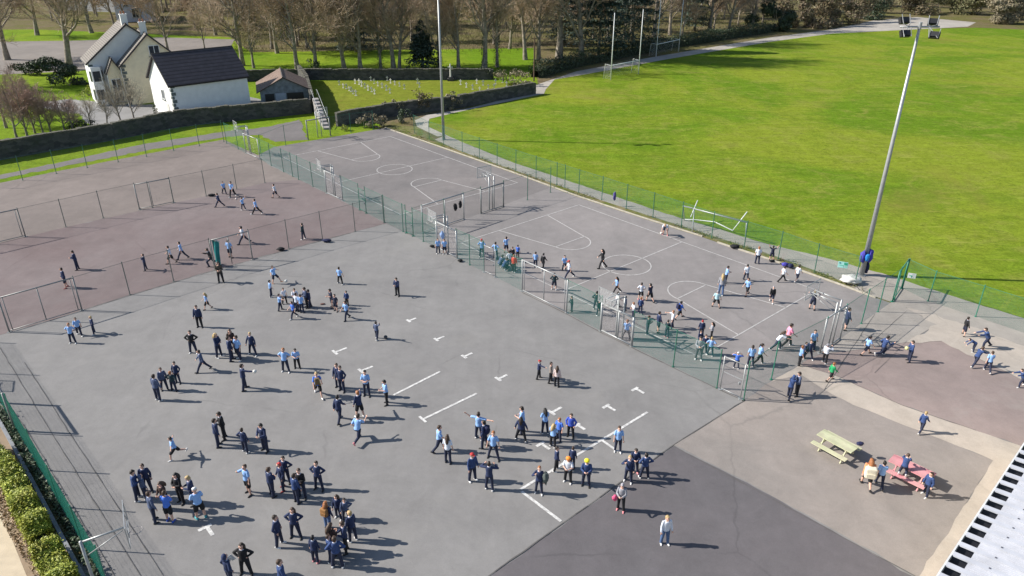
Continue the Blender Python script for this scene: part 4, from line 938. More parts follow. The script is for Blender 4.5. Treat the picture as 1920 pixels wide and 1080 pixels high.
# things carried
def held(lab,key,mat,which='handr',r=.12):
    o,M,Q=PR[key]; p=M@Vector(Q[which]); o=ball(lab,(0,0),0,mat,r); o.location=p
    return o
held('white ball held up in the outstretched hand of a boy in navy',"boy in navy holding up a white ball at arm's length",BALLW)
held('yellow ball carried in front of a child in blue navy','child in blue navy carrying a yellow ball',BALLY,'hands',.13)
def pack(label,key,mat,sz=(.30,.17,.40),off=(0,.17,1.03)):
    o,M,Q=PR[key]; L=M@Matrix.Translation(off); mb=MB()
    b=bmesh.new(); bmesh.ops.create_cube(b,size=1); bmesh.ops.bevel(b,geom=b.edges[:],offset=.2,segments=3,affect='EDGES',profile=.6)
    for v in b.verts: v.co=Vector((v.co.x*sz[0],v.co.y*sz[1],v.co.z*sz[2]))
    m=bpy.data.meshes.new('backpack'); b.to_mesh(m); b.free(); m.materials.append(mat); m.polygons.foreach_set('use_smooth',[True]*len(m.polygons))
    p=link('backpack',m,M=L); tag(p,label,'backpack','backpacks worn by pupils')
    pk=MB(); pk.box((0,sz[1]*.5,-sz[2]*.18),(sz[0]*.7,.05,sz[2]*.4)); part('pocket',pk,mat,p)
    for s in (-1,1): part('strap',MB().tube([(s*.09,-.07,sz[2]*.45),(s*.11,-.2,.22),(s*.12,-.30,.08),(s*.12,-.24,-.12),(s*.1,-.08,-.16)],.016,5),mat,p,True)
pack('tan brown rucksack on the girl with ginger brown hair','girl with ginger brown hair and blue jeans carrying a tan bag',plain('tan_canvas',(.30,.15,.05),.8))
pack('large cream backpack on the girl in orange','girl in orange top with a big cream backpack',plain('cream_canvas',(.72,.66,.52),.8),(.42,.24,.52),(0,.2,.96))
pack('navy backpack on the boy below the arms wide boy','boy in navy with a dark backpack below the boy with arms thrown wide',JN,(.3,.16,.38))
pack('dark pack on the boy running right in shorts','boy in blue with a dark pack and shorts running right on near court',JN,(.3,.16,.4))
pack('brown bag on the child in royal blue and shorts','child in royal blue with black shorts and a brown bag running down the yard',plain('olive_canvas',(.16,.11,.05),.8),(.28,.15,.36),(0,-.21,1.0))
for lab,key,mt,off,sz in (('pink carrier bag held by the child in pale grey','child in pale grey hooded top with a pink bag on dark tarmac',plain('pink_bag',(.72,.10,.22),.5),(-.27,-.05,.52),(.26,.14,.36)),('grey green coat hung over the arm of the face shading pupil','pupil in navy shading the face with an arm, coat hanging at the side',plain('grey_green_cloth',(.10,.12,.11),.9),(.30,0,.52),(.30,.24,.72))):
    o,M,Q=PR[key]; p=M@Vector(off); clump('bag' if 'bag' in lab else 'coat',lab,'bag' if 'bag' in lab else 'coat',p,sz,mt,None,int(p.x*10)+200)
o,M,Q=PR['girl in black with long dark hair holding white paper, by the hooded figure']
pp=thing('paper','sheets of white paper held by the girl in black','paper',M@Vector((-.42,-.15,.93))); part('sheet',MB().box((0,0,0),(.21,.004,.30),Matrix.Rotation(.5,3,'Y')),WHITEP,pp); part('sheet',MB().box((.16,.03,.1),(.21,.004,.30),Matrix.Rotation(-.6,3,'Y')),WHITEP,pp)
# ------------------------------------------------------------------ walls
STONE=None
def stonemat(name,c1,c2,sc=1.6):
    k=NT(name); v=k.n.new('ShaderNodeTexVoronoi'); v.inputs['Scale'].default_value=sc; k.l(k.mapv((1,1,1.8)),v.inputs['Vector'])
    sep=k.n.new('ShaderNodeSeparateXYZ'); k.l(v.outputs['Color'],sep.inputs[0])
    colr=k.mix(sep.outputs[0],c1,c2); colr=k.mul(colr,k.ramp(k.noise(9,4,.8),.75,1.25,.3,.7)); colr=k.mix(k.ramp(k.noise(.5,5,.7),0,.7,.5,.7),colr,(.03,.042,.022))
    k.base(colr); k.b.inputs['Roughness'].default_value=.95; k.bump(v.outputs['Distance'],.6,.05); return k.m
STONE=stonemat('rubble_stone',(.045,.044,.045),(.10,.093,.088)); COPE=plain('mossy_coping',(.095,.09,.07),.95,.3,4,bump=.4)
def wall(label,pl,h,th=.5,cope=True,mat=None,jag=.12):
    pts=[G(*p) for p in pl]; o=thing('stone_wall',label,'wall',(0,0,0)); mb=MB(); cb=MB()
    for a,b in zip(pts,pts[1:]):
        L=(b-a).length; d=(b-a)/L; n=Vector((-d.y,d.x,0))*th/2; k=max(1,int(L/1.4)); hs=[h+rnd.uniform(-jag,jag)*.5 for _ in range(k+1)]
        v=[]
        for i in range(k+1):
            p=a+d*L*i/k
            for s in (-1,1):
                for z in (-.1,hs[i]): q=p+n*s; v.append((q.x,q.y,z))
        f=[]
        for i in range(k):
            A=i*4; B=A+4; f+=[(A,A+1,B+1,B),(A+2,B+2,B+3,A+3),(A+1,A+3,B+3,B+1)]
        f+=[(0,2,3,1),(k*4,k*4+1,k*4+3,k*4+2)]; mb.add(v,f)
        if cope:
            for i in range(int(L/.55)):
                t=(i+.5)*.55; z=hs[min(k,int(t/L*k))]
                cb.box(a+d*t+Vector((0,0,z+.06+rnd.uniform(-.03,.03))),(.5,th+.12,.17+rnd.uniform(0,.1)),Matrix.Rotation(math.atan2(d.y,d.x)+rnd.uniform(-.08,.08),3,'Z')@Matrix.Rotation(rnd.uniform(-.1,.1),3,'X'))
    part('stonework',mb,mat or STONE,o,clean=False)
    if cope: part('coping',cb,COPE,o,clean=False)
    return o
wall('long dark rubble wall in front of the white house and outbuilding',[(-160,326),(0,300),(215,262),(330,238),(585,212)],2.05)
wall('dark rubble wall between the far court and the graveyard, ending at the gravel bend',[(632,237),(720,220),(860,202),(1003,176)],1.75,.5)
wall('dark wall along the back of the graveyard under the bare trees',[(440,153),(560,150),(700,150),(925,149)],1.75,.5)
wall('short side wall between the rusty shed and the graveyard',[(588,211),(577,170),(563,151)],2.5,.5)
# steps over the wall
st=thing('concrete_steps','pale concrete steps with rails climbing over the wall end by far court','steps',G(613,243)); d=(G(594,212)-G(613,243)); ang=math.atan2(d.y,d.x); L=d.length; M=Matrix.Rotation(ang,3,'Z')
mb=MB(); ns=9
for i in range(ns): z=2.2*(i+1)/ns; mb.box(M@Vector((L*(i+.5)/ns,0,z/2)),(L/ns*.98,.8,z),M)
part('flight',mb,plain('pale_step_concrete',(.30,.28,.27),.9,.2,3),st)
for s in (-1,1): part('handrail',MB().tube([M@Vector((.1,s*.42,.0)),M@Vector((.1,s*.42,1.1)),M@Vector((L,s*.42,3.2)),M@Vector((L+1,s*.42,3.2)),M@Vector((L+1,s*.42,2.2))],.04,6),GALV,st,True)
# ------------------------------------------------------------------ buildings
def frame3(a,u):
    a=Vector((a[0],a[1],0)); u=Vector((u[0],u[1],0)).normalized(); n=Vector((-u.y,u.x,0)); return lambda x,y,z:a+u*x+n*y+Vector((0,0,z))
CREAM=plain('cream_render',(.80,.71,.50),.9,.08,1.5,bump=.15); WHITE=plain('white_render',(.74,.74,.72),.9,.06,1.2,bump=.12); 
def tile(name,c,pitch,axis=1):
    k=NT(name); sp=k.n.new('ShaderNodeSeparateXYZ'); k.l(k.co.outputs['UV'],sp.inputs[0]); f=k.math('FRACT',k.math('MULTIPLY',sp.outputs[axis],1/pitch))
    colr=k.mix(k.ramp(k.noise(1.2,5,.7),0,1,.3,.7),tuple(x*.75 for x in c),tuple(x*1.25 for x in c)); colr=k.mul(colr,k.ramp(f,.25,1.2,0,.4)); k.base(colr); k.b.inputs['Roughness'].default_value=.75; k.bump(f,.8,.05); return k.m
SLATE=tile('dark_roof_tiles',(.060,.050,.056),.62); BROWN=tile('brown_grey_roof_tiles',(.165,.145,.125),.33); RUST=tile('rusty_corrugated_sheet',(.19,.13,.10),.25,0)
def slab(parent,name,q,mat,th=.12):
    "roof slope from four corners (eave a, eave b, ridge b, ridge a), with thickness"
    n=(q[1]-q[0]).cross(q[3]-q[0]).normalized()
    if n.z<0: n=-n
    mb=MB(); mb.add([p+n*th for p in q]+list(q),[(0,1,2,3),(7,6,5,4),(0,4,5,1),(1,5,6,2),(2,6,7,3),(3,7,4,0)])
    m=mb.mesh(name,mat); uv=m.uv_layers.new(); w_=(q[1]-q[0]).length; h_=(q[3]-q[0]).length; c4=[(0,0),(w_,0),(w_,h_),(0,h_)]
    for i,l in enumerate(m.loops): uv.data[i].uv=c4[l.vertex_index%4]
    return link(name,m,parent)
GLASS=plain('window_glass',(.03,.04,.05),.12,.2,2); TRIM=plain('dark_barge_board',(.035,.03,.03),.6,.2,5); SILLM=plain('grey_quoin',(.12,.14,.13),.9,.2,3)
def window(parent,F,x,y,z,wd,h,nx=2,axis='x',out=-1):
    "a framed window standing a little proud of the wall; axis x: in the plane y = const"
    mk=(lambda a,b,c:F(x+a,y+b*out,z+c)) if axis=='x' else (lambda a,b,c:F(x+b*out,y+a,z+c))
    def bx(mb,a0,a1,b0,b1,c0,c1): mb.add([mk(a,b,c) for a in (a0,a1) for b in (b0,b1) for c in (c0,c1)],[(0,1,3,2),(4,6,7,5),(0,4,5,1),(2,3,7,6),(0,2,6,4),(1,5,7,3)])
    p=MB(); bx(p,-wd/2,wd/2,.01,.04,0,h); wn=part('window',p,GLASS,parent)
    f=MB(); t=.08
    bx(f,-wd/2-t,-wd/2,.005,.09,-t,h+t); bx(f,wd/2,wd/2+t,.005,.09,-t,h+t); bx(f,-wd/2,wd/2,.005,.09,h,h+t); bx(f,-wd/2,wd/2,.005,.09,-t,0)
    for i in range(1,nx): a=-wd/2+wd*i/nx; bx(f,a-.04,a+.04,.045,.085,0,h)
    part('frame',f,WHITEP,wn); s=MB(); bx(s,-wd/2-.2,wd/2+.2,.005,.16,-t-.1,-t-.002); part('sill',s,SILLM,wn)
def gableblock(parent,F,x0,x1,y0,y1,e,r,wm,rm,xr=None,over=.35,barge=True,cor=0):
    xr=(x0+x1)/2 if xr is None else xr
    mb=MB(); v=[]
    for y in (y0,y1):
        for p in ((x0,0),(x1,0),(x1,e),(xr,r),(x0,e)): v.append(F(p[0],y,p[1]))
    mb.add(v,[(0,1,2,3,4),(9,8,7,6,5),(0,5,6,1),(1,6,7,2),(4,9,5,0)]); part('wall',mb,wm,parent)
    sl=lambda xa:(r-e)/(xr-xa)
    for xa in (x0,x1):
        s=-1 if xa==x0 else 1; xo=xa+s*over; zo=e-abs(sl(xa))*over
        slab(parent,'roof',[F(xo,y0-.3,zo+.02),F(xo,y1+.3,zo+.02),F(xr,y1+.3,r+.02),F(xr,y0-.3,r+.02)],rm)
        if barge:
            b=MB(); b.add([F(xo,y0-.36,zo-.12),F(xr,y0-.36,r-.12),F(xr,y0-.36,r+.16),F(xo,y0-.36,zo+.16),F(xo,y0-.302,zo-.12),F(xr,y0-.302,r-.12),F(xr,y0-.302,r+.16),F(xo,y0-.302,zo+.16)],[(0,1,2,3),(4,7,6,5),(0,4,5,1),(1,5,6,2),(2,6,7,3),(3,7,4,0)]); part('barge_board',b,TRIM,parent)
            g=MB().tube([F(xo-s*.02,y0-.3,zo-.03),F(xo-s*.02,y1+.3,zo-.03)],.07,6); part('gutter',g,TRIM,parent)
    rg=MB().tube([F(xr,y0-.3,r+.14),F(xr,y1+.3,r+.14)],.11,6); part('ridge',rg,TRIM,parent)
def quoins(parent,F,x,y,h,ax):
    mb=MB()
    for i in range(int(h/.5)):
        l=.55 if i%2 else .3; z=.25+i*.5
        for (a,b,c,d) in ((x-.03,x+l,y-.03,y-.001),(x-.03,x-.001,y-.001,y+ (.85-l))):
            mb.add([F(p,q,zz) for p in (a,b) for q in (c,d) for zz in (z-.21,z+.21)],[(0,1,3,2),(4,6,7,5),(0,4,5,1),(2,3,7,6),(0,2,6,4),(1,5,7,3)])
    part('quoin',mb,SILLM,parent)
# outbuilding: long white wall to the camera, dark tiled roof
ob=thing('outbuilding','white outbuilding with dark tiled roof behind the rubble wall','outbuilding',(0,0,0)); F=frame3((-47,102.9),(8.2,7.2))
FF=lambda x,y,z:F(y,-x,z)     # gable axis along the long wall
L_=10.9; W_=8.9
Fg=lambda x,y,z:F(y,x,z)
gableblock(ob,Fg,0,W_,0,L_,5.0,8.5,WHITE,SLATE,over=.25)
quoins(ob,F,0,0,5,0)
window(ob,Fg,W_*.42,0,2.6,.9,1.2,2,'x',-1)
dm=MB(); dm.add([Fg(W_*.30+a,-b,c) for a in (-.5,.5) for b in (.005,.06) for c in (0,2.05)],[(0,1,3,2),(4,6,7,5),(0,4,5,1),(2,3,7,6),(0,2,6,4),(1,5,7,3)]); part('door',dm,plain('pale_door',(.62,.60,.55),.6),ob)
# house: two gables one behind the other, a small gabled bay and a white bay window
hs=thing('house','cream house with two brown grey gables, chimneys and a white bay window','house',(0,0,0)); F=frame3((-58.4,113.3),(.83,.56))
gableblock(hs,F,0,8.5,0,6.2,6.0,10.0,CREAM,BROWN,xr=4.26)
gableblock(hs,F,-4.1,8.3,2.6,8.5,6.3,11.3,WHITE,BROWN,xr=2.1)
gableblock(hs,F,-2.0,-.15,1.0,2.58,5.0,6.7,CREAM,BROWN,over=.2)
window(hs,F,4.9,0,6.9,1.35,1.4,2); window(hs,F,6.6,0,1.0,1.3,1.6,2); window(hs,F,-1.08,1.0,.5,1.15,3.3,2)
quoins(hs,F,0,0,6,0); quoins(hs,F,-4.1,2.6,6,0)
for xx,yy,z0,z1 in ((2.1,3.4,10.8,12.6),(4.26,2.0,9.5,11.5)):
    c=MB(); 
    for a,b,zz,ww in ((xx,yy,(z0+z1)/2,.9),(xx,yy,z1+.06,1.05)):
        q=[F(a+i*ww/2,b+j*ww*.4,0) for i,j in ((-1,-1),(1,-1),(1,1),(-1,1))]; h_=(z1-z0)/2 if ww==.9 else .055; c.prism([(p.x,p.y) for p in q],zz-h_,zz+h_)
    ch=part('chimney',c,WHITE,hs)
    for dx in (-.22,.22): part('chimney_pot',MB().tube([F(xx+dx,yy,z1+.115),F(xx+dx,yy,z1+.55)],[.13,.10],8),plain('terracotta',(.30,.13,.07),.9),ch)
bw=MB(); q=[F(-4.3,2.58,0),F(-4.05,1.6,0),F(-2.75,1.6,0),F(-2.4,2.58,0)]; bw.prism([(p.x,p.y) for p in q],0,5.7); bay=part('bay_window',bw,WHITE,hs)
for z in (.9,3.6):
    for i in range(3):
        a,b=q[i],q[i+1]; d=(b-a); n=Vector((d.y,-d.x,0)).normalized()*.02
        g=MB(); g.add([a+d*.12+n+Vector((0,0,z)),a+d*.88+n+Vector((0,0,z)),a+d*.88+n+Vector((0,0,z+1.5)),a+d*.12+n+Vector((0,0,z+1.5))],[(0,1,2,3)]); part('pane',g,GLASS,bay)
part('drainpipe',MB().tube([F(-.2,-.08,5.7),F(-.2,-.08,0)],.06,6),WHITEP,hs); part('drainpipe',MB().tube([F(-2.1,.95,5),F(-2.1,.95,0)],.06,6),WHITEP,hs)
# shed
sh=thing('shed','old timber shed with rusty corrugated roof beside the graveyard','shed',(0,0,0)); F=frame3((-37.4,110.6),(.95,.31))
gableblock(sh,F,0,7.0,0,8.0,2.6,4.4,plain('weathered_boards',(.17,.19,.21),.9,.3,2),RUST,over=.45,barge=False)
for x,wd,m in ((1.3,1.3,BLACK),(5.0,2.4,BLACK),(2.9,1.5,plain('pale_shed_door',(.33,.36,.42),.8))):
    dm=MB(); dm.add([F(x+a,-b,c) for a in (-wd/2,wd/2) for b in (.005,.05) for c in (0,2.2)],[(0,1,3,2),(4,6,7,5),(0,4,5,1),(2,3,7,6),(0,2,6,4),(1,5,7,3)]); part('door',dm,m,sh)
# two far houses cut by the top edge
h2=thing('house','far pale blue gabled house cut by the top edge of the photo','house',(0,0,0)); a=G(232,50); F=frame3((a.x-6,a.y+9),(.9,.4))
gableblock(h2,F,0,10,0,14,6,10,plain('pale_blue_render',(.50,.56,.68),.9,.08),SLATE); window(h2,F,5,0,1.2,1.6,2.2,2); window(h2,F,3,0,4.2,1,1.2,2); window(h2,F,7,0,4.2,1,1.2,2)
h3=thing('house','far house with a broad grey roof left of the blue one','house',(0,0,0)); a=G(150,28); F=frame3((a.x-14,a.y+14),(.95,-.3)); gableblock(h3,lambda x,y,z:F(y,x,z),0,13,0,26,5.5,10.5,plain('grey_render',(.42,.42,.43),.9),BROWN); window(h3,F,6,0,1.2,1.4,1.4,2); window(h3,F,14,0,1.2,1.4,1.4,2)
# canopy roof at the lower right
e0,e1=G(1935,812,3.2),G(1748,1098,3.2); du=(e1-e0).normalized(); dn=Vector((-du.y,du.x,0))
if dn.x<0: dn=-dn
cp=thing('canopy_building','low building with pale corrugated metal roof and notched dark eave','building',(0,0,0))
Q=lambda a,b,z:e0+du*a+dn*b+Vector((0,0,z)); Le=(e1-e0).length
ROOF=plain('white_metal_sheet',(.46,.47,.51),.45,.12,1.2,.0); 
mb=MB(); a=-3.0
def pbox(mb,a0,a1,b0,b1,z0,z1,tilt=0.0): mb.add([Q(a_,b_,z_+tilt*b_) for a_ in (a0,a1) for b_ in (b0,b1) for z_ in (z0,z1)],[(0,1,3,2),(4,6,7,5),(0,4,5,1),(2,3,7,6),(0,2,6,4),(1,5,7,3)])
part('fascia',(lambda m:(pbox(m,-4,Le+6,-.06,0,-.28,.07),m)[1])(MB()),plain('white_fascia',(.66,.66,.64),.5),cp)
part('wall',(lambda m:(pbox(m,-4,Le+6,.55,6,-3.2,-.3),m)[1])(MB()),CREAM,cp)
part('gutter',(lambda m:(pbox(m,-4,Le+6,.002,.57,-.26,-.2),m)[1])(MB()),BLACK,cp)
PT=.74; rf=MB(); rb=MB(); k_=0; aa=-4.0
while aa<Le+6:
    pbox(rf,aa,aa+PT-.004,.56,6.5,-.03,.0,.10); pbox(rb,aa,aa+.24,.0,6.5,.003,.075,.10)
    for j in range(4): x=aa+.29+.1*j; pbox(rf,x,x+.025,.56,6.5,.002,.022,.10)
    aa+=PT
part('roof_sheet',rf,ROOF,cp,clean=False); part('roof_rib',rb,ROOF,cp,clean=False)
cl_=MB(); aa=-4
while aa<Le+6:
    for b_ in (1.2,2.6,4.2): pbox(cl_,aa+.08,aa+.14,b_,b_+.06,.078,.10,.10)
    aa+=PT
part('roof_screw',cl_,plain('dark_screw',(.08,.08,.1),.5),cp,clean=False)
# ------------------------------------------------------------------ graves
cm=MB(); cm.box((0,0,.5),(.14,.10,1.0)); cm.box((-.165,0,.72),(.19,.09,.13)); cm.box((.165,0,.72),(.19,.09,.13)); cm.box((0,0,.04),(.4,.28,.08)); cmesh=cm.mesh('grave_cross',plain('pale_limestone',(.62,.60,.55),.9,.12,6),clean=True)
for x,y in ((625,638),(655,660),(678,668),(700,682),(715,690),(730,705),(750,718),(745,628),(775,634),(793,648),(818,662),(842,678),(868,690),(890,706),(862,606),(887,628),(915,646),(947,660),(979,678),(1005,700),(985,606),(1010,624),(1042,638),(1077,648),(1113,668),(1212,625),(1226,655),(1535,636),(1578,656),(1625,672),(1656,628),(1703,640),(1742,666),(1678,686),(1786,668),(1796,632),(1880,648),(1850,622)):
    p=G(480+x/4,y/4); o=link('grave_cross',cmesh); o.matrix_local=Matrix.Translation(p)@Matrix.Rotation(rnd.uniform(-.25,.25)-.15,4,'Z')@Matrix.Scale(rnd.uniform(.75,.98),4); tag(o,'small pale stone cross in the rows on the walled graveyard lawn','grave','rows of small grave crosses')
o=thing('statue','tall pale cross on a stepped plinth at the graveyard back wall','monument',G(845,151.5)); part('plinth',MB().box((0,0,.2),(1.1,.9,.4)).box((0,0,.55),(.7,.6,.3)),STONE,o); part('cross',MB().tube([(0,0,.7),(0,0,2.9)],[.15,.11],8).box((0,0,2.35),(.9,.14,.16)),plain('pale_limestone',(.62,.60,.55)),o)
# ------------------------------------------------------------------ trees
def tubeseg(V,Fc,pts,rs,n):
    o=len(V); up=None
    for i,p in enumerate(pts):
        d=pts[min(i+1,len(pts)-1)]-pts[max(i-1,0)]; d.normalize()
        if up is None: up=d.orthogonal().normalized()
        up=up-d*up.dot(d); up.normalize(); b=d.cross(up)
        for q in range(n):
            a=2*pi*q/n; V.append(tuple(p+(up*cos(a)+b*sin(a))*rs[i]))
    for i in range(len(pts)-1):
        for q in range(n): Fc.append((o+i*n+q,o+i*n+(q+1)%n,o+(i+1)*n+(q+1)%n,o+(i+1)*n+q))
def bare_tree(seed,H,r0,spread=.55,fork=.32,levels=4,dens=1.0,twig=.036,lean=(0,0)):
    q=random.Random(seed); TV,TF,CV,CF=[],[],[],[]
    def rv(): return Vector((q.gauss(0,1),q.gauss(0,1),q.gauss(0,1)))
    def grow(p,d,L,r,lv):
        n=5 if lv==0 else (4 if lv<3 else 3); pts=[p.copy()]; dd=d.copy(); wob=.10 if lv==0 else .2
        for i in range(n):
            dd=(dd+rv()*wob*.5+Vector((0,0,.10 if lv>0 else .02))).normalized(); pts.append(pts[-1]+dd*L/n)
        end=.55 if lv==0 else .35; rs=[r*(1-(1-end)*i/n) for i in range(n+1)]
        if lv==0: rs[0]*=1.35
        if lv<=1: tubeseg(TV,TF,pts,rs,8 if lv==0 else 6)
        elif lv==2: tubeseg(TV,TF,pts,rs,4)
        else: tubeseg(CV,CF,pts,[max(twig*.5,x) for x in rs],3)
        if lv>=levels: return
        nb=int((11,8,6,5,4)[lv]*dens+.5)
        for k in range(nb):
            t=(fork+(1-fork)*(k+q.random())/nb) if lv==0 else (.22+.78*(k+q.random())/nb); x=t*n; i=min(n-1,int(x)); b=pts[i].lerp(pts[i+1],x-i); ax=(pts[i+1]-pts[i]).normalized()
            s=rv(); s=(s-ax*s.dot(ax)).normalized(); up=Vector((0,0,1))
            a=q.uniform(.55,1.0) if lv==0 else q.uniform(.5,1.0)
            nd=(ax*cos(a)+s*sin(a)*(1.0 if lv else spread*1.7)).normalized()
            if nd.z<-.3: nd.z*=.5; nd.normalize()
            rr=rs[i]*(.55 if lv==0 else .55)*q.uniform(.7,1.05); LL=L*( (.72-.30*t) if lv==0 else .55)*q.uniform(.75,1.15)
            grow(b,nd,LL,max(rr,twig*.6),lv+1)
        if lv in(0,1): grow(pts[-1],dd,L*.5,rs[-1],lv+1)
    grow(Vector((0,0,-.1)),Vector((lean[0],lean[1],1)).normalized(),H*.62,r0,0)
    return TV,TF,CV,CF
def barkmat(name,a,b): 
    k=NT(name); colr=k.mix(k.ramp(k.noise(1.5,5,.7),0,1,.35,.65),a,b); k.base(colr); k.b.inputs['Roughness'].default_value=.9; k.bump(k.noise(14,3),.6,.03); return k.m
BARK=barkmat('grey_brown_bark',(.14,.115,.09),(.36,.315,.25)); TWIG=barkmat('bare_twigs',(.30,.215,.14),(.48,.37,.26)); TWIGR=barkmat('reddish_twigs',(.30,.19,.15),(.42,.29,.23)); TWIGP=barkmat('pale_twigs',(.30,.26,.19),(.46,.41,.31))
def treemesh(tag_,*a,tw=None,**k):
    TV,TF,CV,CF=bare_tree(*a,**k); m1=bpy.data.meshes.new('trunk'); m1.from_pydata(TV,[],TF); m1.polygons.foreach_set('use_smooth',[True]*len(m1.polygons)); m1.materials.append(BARK)
    m2=bpy.data.meshes.new('crown'); m2.from_pydata(CV,[],CF); m2.materials.append(tw or TWIG); return m1,m2,(TV,TF,CV,CF)
TM=[treemesh('a',11,20,.42,spread=.55,fork=.24),treemesh('b',12,21,.45,spread=.62,fork=.27),treemesh('c',13,19,.36,spread=.5,fork=.2),treemesh('d',14,23,.5,spread=.65,fork=.3),treemesh('e',15,17,.3,spread=.55,fork=.22,dens=.9)]
BIG=treemesh('big',21,22,.62,spread=.85,fork=.42,dens=1.15,lean=(-.12,0))
SMALL=[treemesh('s1',31,6.5,.12,spread=.6,fork=.3,levels=3,twig=.018,tw=TWIGP),treemesh('s2',32,5.5,.10,spread=.55,fork=.35,levels=3,twig=.018,tw=TWIGP)]
SHRB=[treemesh('r1',41,7.5,.16,spread=.75,fork=.22,levels=4,dens=.9,twig=.02,tw=TWIGR),treemesh('r2',42,6.8,.14,spread=.8,fork=.2,levels=4,dens=.9,twig=.02,tw=TWIGR)]
def tree(px,ms,label,s=1.0,group='bare trees around the graveyard',ivy=0,nm='bare_tree'):
    o=thing(nm,label,'tree',G(*px),group,rnd.uniform(0,6.28)); o.scale=(s,s,s*rnd.uniform(.95,1.08))
    link('trunk',ms[0],o); link('crown',ms[1],o)
    if ivy:
        mb=MB(); q=random.Random(int(px[0]))
        for i in range(700):
            z=q.uniform(.1,ivy); a=q.uniform(0,6.28); r=.45*(1.2-.5*z/ivy)*q.uniform(.8,1.5); leaf(mb,Vector((r*cos(a),r*sin(a),z)),q,.22)
        part('ivy',mb,IVY,o,clean=False)
    return o
def leaf(mb,c,q,s,nrm=None):
    n=Vector((q.gauss(0,1),q.gauss(0,1),q.gauss(0,1)+.4)).normalized() if nrm is None else (nrm+Vector((q.gauss(0,.5),q.gauss(0,.5),q.gauss(0,.5)))).normalized()
    u=n.orthogonal().normalized(); u=(u*cos(q.random()*6.28)+n.cross(u)*sin(q.random()*6.28)).normalized(); v=n.cross(u); l=s*q.uniform(.6,1.3); w_=l*.5
    mb.add([c-u*l*.5,c+v*w_*.5,c+u*l*.5,c-v*w_*.5],[(0,1,2,3)])
IVY=leafmat('dark_ivy',(.018,.04,.016),(.05,.085,.03),(.03,.05,.015)); CONIF=leafmat('conifer_needles',(.022,.042,.030),(.05,.075,.045)); HEDG=leafmat('dark_hedge_leaves',(.015,.030,.014),(.045,.075,.028),(.03,.04,.015))
BUSH=leafmat('yellow_green_leaves',(.15,.20,.012),(.42,.45,.05),(.26,.26,.018)); BRUSH=leafmat('brown_winter_scrub',(.12,.085,.05),(.22,.16,.095),(.10,.10,.04)); OLIVE=leafmat('olive_scrub',(.09,.10,.035),(.18,.18,.075),(.16,.13,.07)); PALEB=leafmat('pale_dry_scrub',(.19,.155,.095),(.29,.24,.155),(.12,.115,.055)); WEED=leafmat('weed_leaves',(.07,.10,.02),(.16,.17,.05),(.22,.18,.09))
tree((131,131),BIG,'huge leaning bare tree with wide low limbs left of the house',1.0)
tree((14,112),BIG,'wide bare tree at the left photo edge beyond the car park',.85)
tree((70,66),TM[1],'bare tree in the upper left corner of the photo',1.0)
tree((172,62),TM[3],'bare tree between the far blue house and the huge leaning tree',.9)
tree((-40,160),BIG,'bare tree just outside the left photo edge reaching in',.8)
tree((405,66),TM[2],'bare tree right of the far blue house',1.0)
tree((520,100),TM[2],'bare tree standing back between outbuilding and shed',1.0)
FR=[(315,97,4,.9,'bare tree standing behind the roof of the cream house',0),(384,93,4,.55,'small bare tree between the house and the dark roofed outbuilding',0),(455,123,1,.95,'thick bare tree just behind the dark outbuilding roof',0),(476,128,4,.8,'slim bare tree on the green right of the outbuilding',0),
(558,131,0,1.0,'bare tree rising directly behind the rusty shed',0),(592,129,2,1.0,'twin stemmed bare tree right of the shed',0),(646,131,2,1.05,'bare tree with an upright crown above the left graves',0),(676,132,0,.95,'stout bare tree above the middle of the grave rows',0),(714,129,4,.9,'slim tree wrapped in dark ivy behind the graveyard wall',7),(738,129,1,.95,'pale barked bare tree next to the ivy wrapped one',0),(749,129,2,.9,'close companion trunk beside the pale barked tree',0),(824,128,4,1.0,'thin tree just left of the cut floodlight mast',5),(860,128,0,.8,'short trunked bare tree right of the cut floodlight mast',0),(908,131,3,.95,'tall bare tree with ivied trunk over the right end of the graveyard',6),(932,126,4,1.0,'slim dark tree right of the ivied tall one',8),
(985,112,1,.9,'bare tree behind the brown telegraph post',0),(1010,112,4,1.3,'slim pale tree right of the telegraph post',0),(1048,110,3,1.4,'tall tree with a thick sunlit trunk above the hedge',0),(1090,112,2,1.5,'bare tree at the left edge of the big cedar',0),(1225,80,0,1.25,'bare tree between the two sets of goal posts',0),(1256,66,1,.9,'bare tree directly behind the thin goal posts',0),(1330,58,3,.9,'tall sunlit tree right of the thin goal posts',0),(1366,58,2,.95,'sunlit tree above the far part of the hedge',0),(1410,56,0,.9,'last tall bare tree before the brown scrub',0)]
for x,y,i,s,lab,iv in FR: tree((x,y),TM[i],lab,s,ivy=iv)
YT='small bare garden trees by the driveway'
for x,y,i,s,lab in ((173,243,0,.75,'thin pale sapling at the left end of the driveway'),(203,241,1,1.0,'slim garden tree in front of the white bay window'),(229,237,0,1.0,'small garden tree in front of the little cream gable'),(254,232,1,1.15,'small forked garden tree beside the outbuilding corner')): tree((x,y),SMALL[i],lab,s,YT)
RS='pinkish bare shrubs on the lawn'
for x,y,i,s,lab in ((33,262,0,1.0,'thick reddish bare shrub with leaning stems nearest the wall'),(52,258,1,1.0,'reddish bare shrub right behind the one nearest the wall'),(12,240,0,1.1,'reddish bare shrub at the left edge of the photo'),(66,250,1,.9,'middle shrub of the pinkish clump'),(82,253,0,.8,'brownish shrub right of the middle of the clump'),(96,250,1,.85,'shrub at the right end of the pinkish clump'),(122,248,0,.7,'low bare shrub just right of the clump'),(138,249,1,.75,'dark stemmed shrub next to the low dark bush'),(40,225,1,1.0,'rear shrub of the pinkish clump')): tree((x,y),SHRB[i],lab,s,RS,nm='bare_shrub')
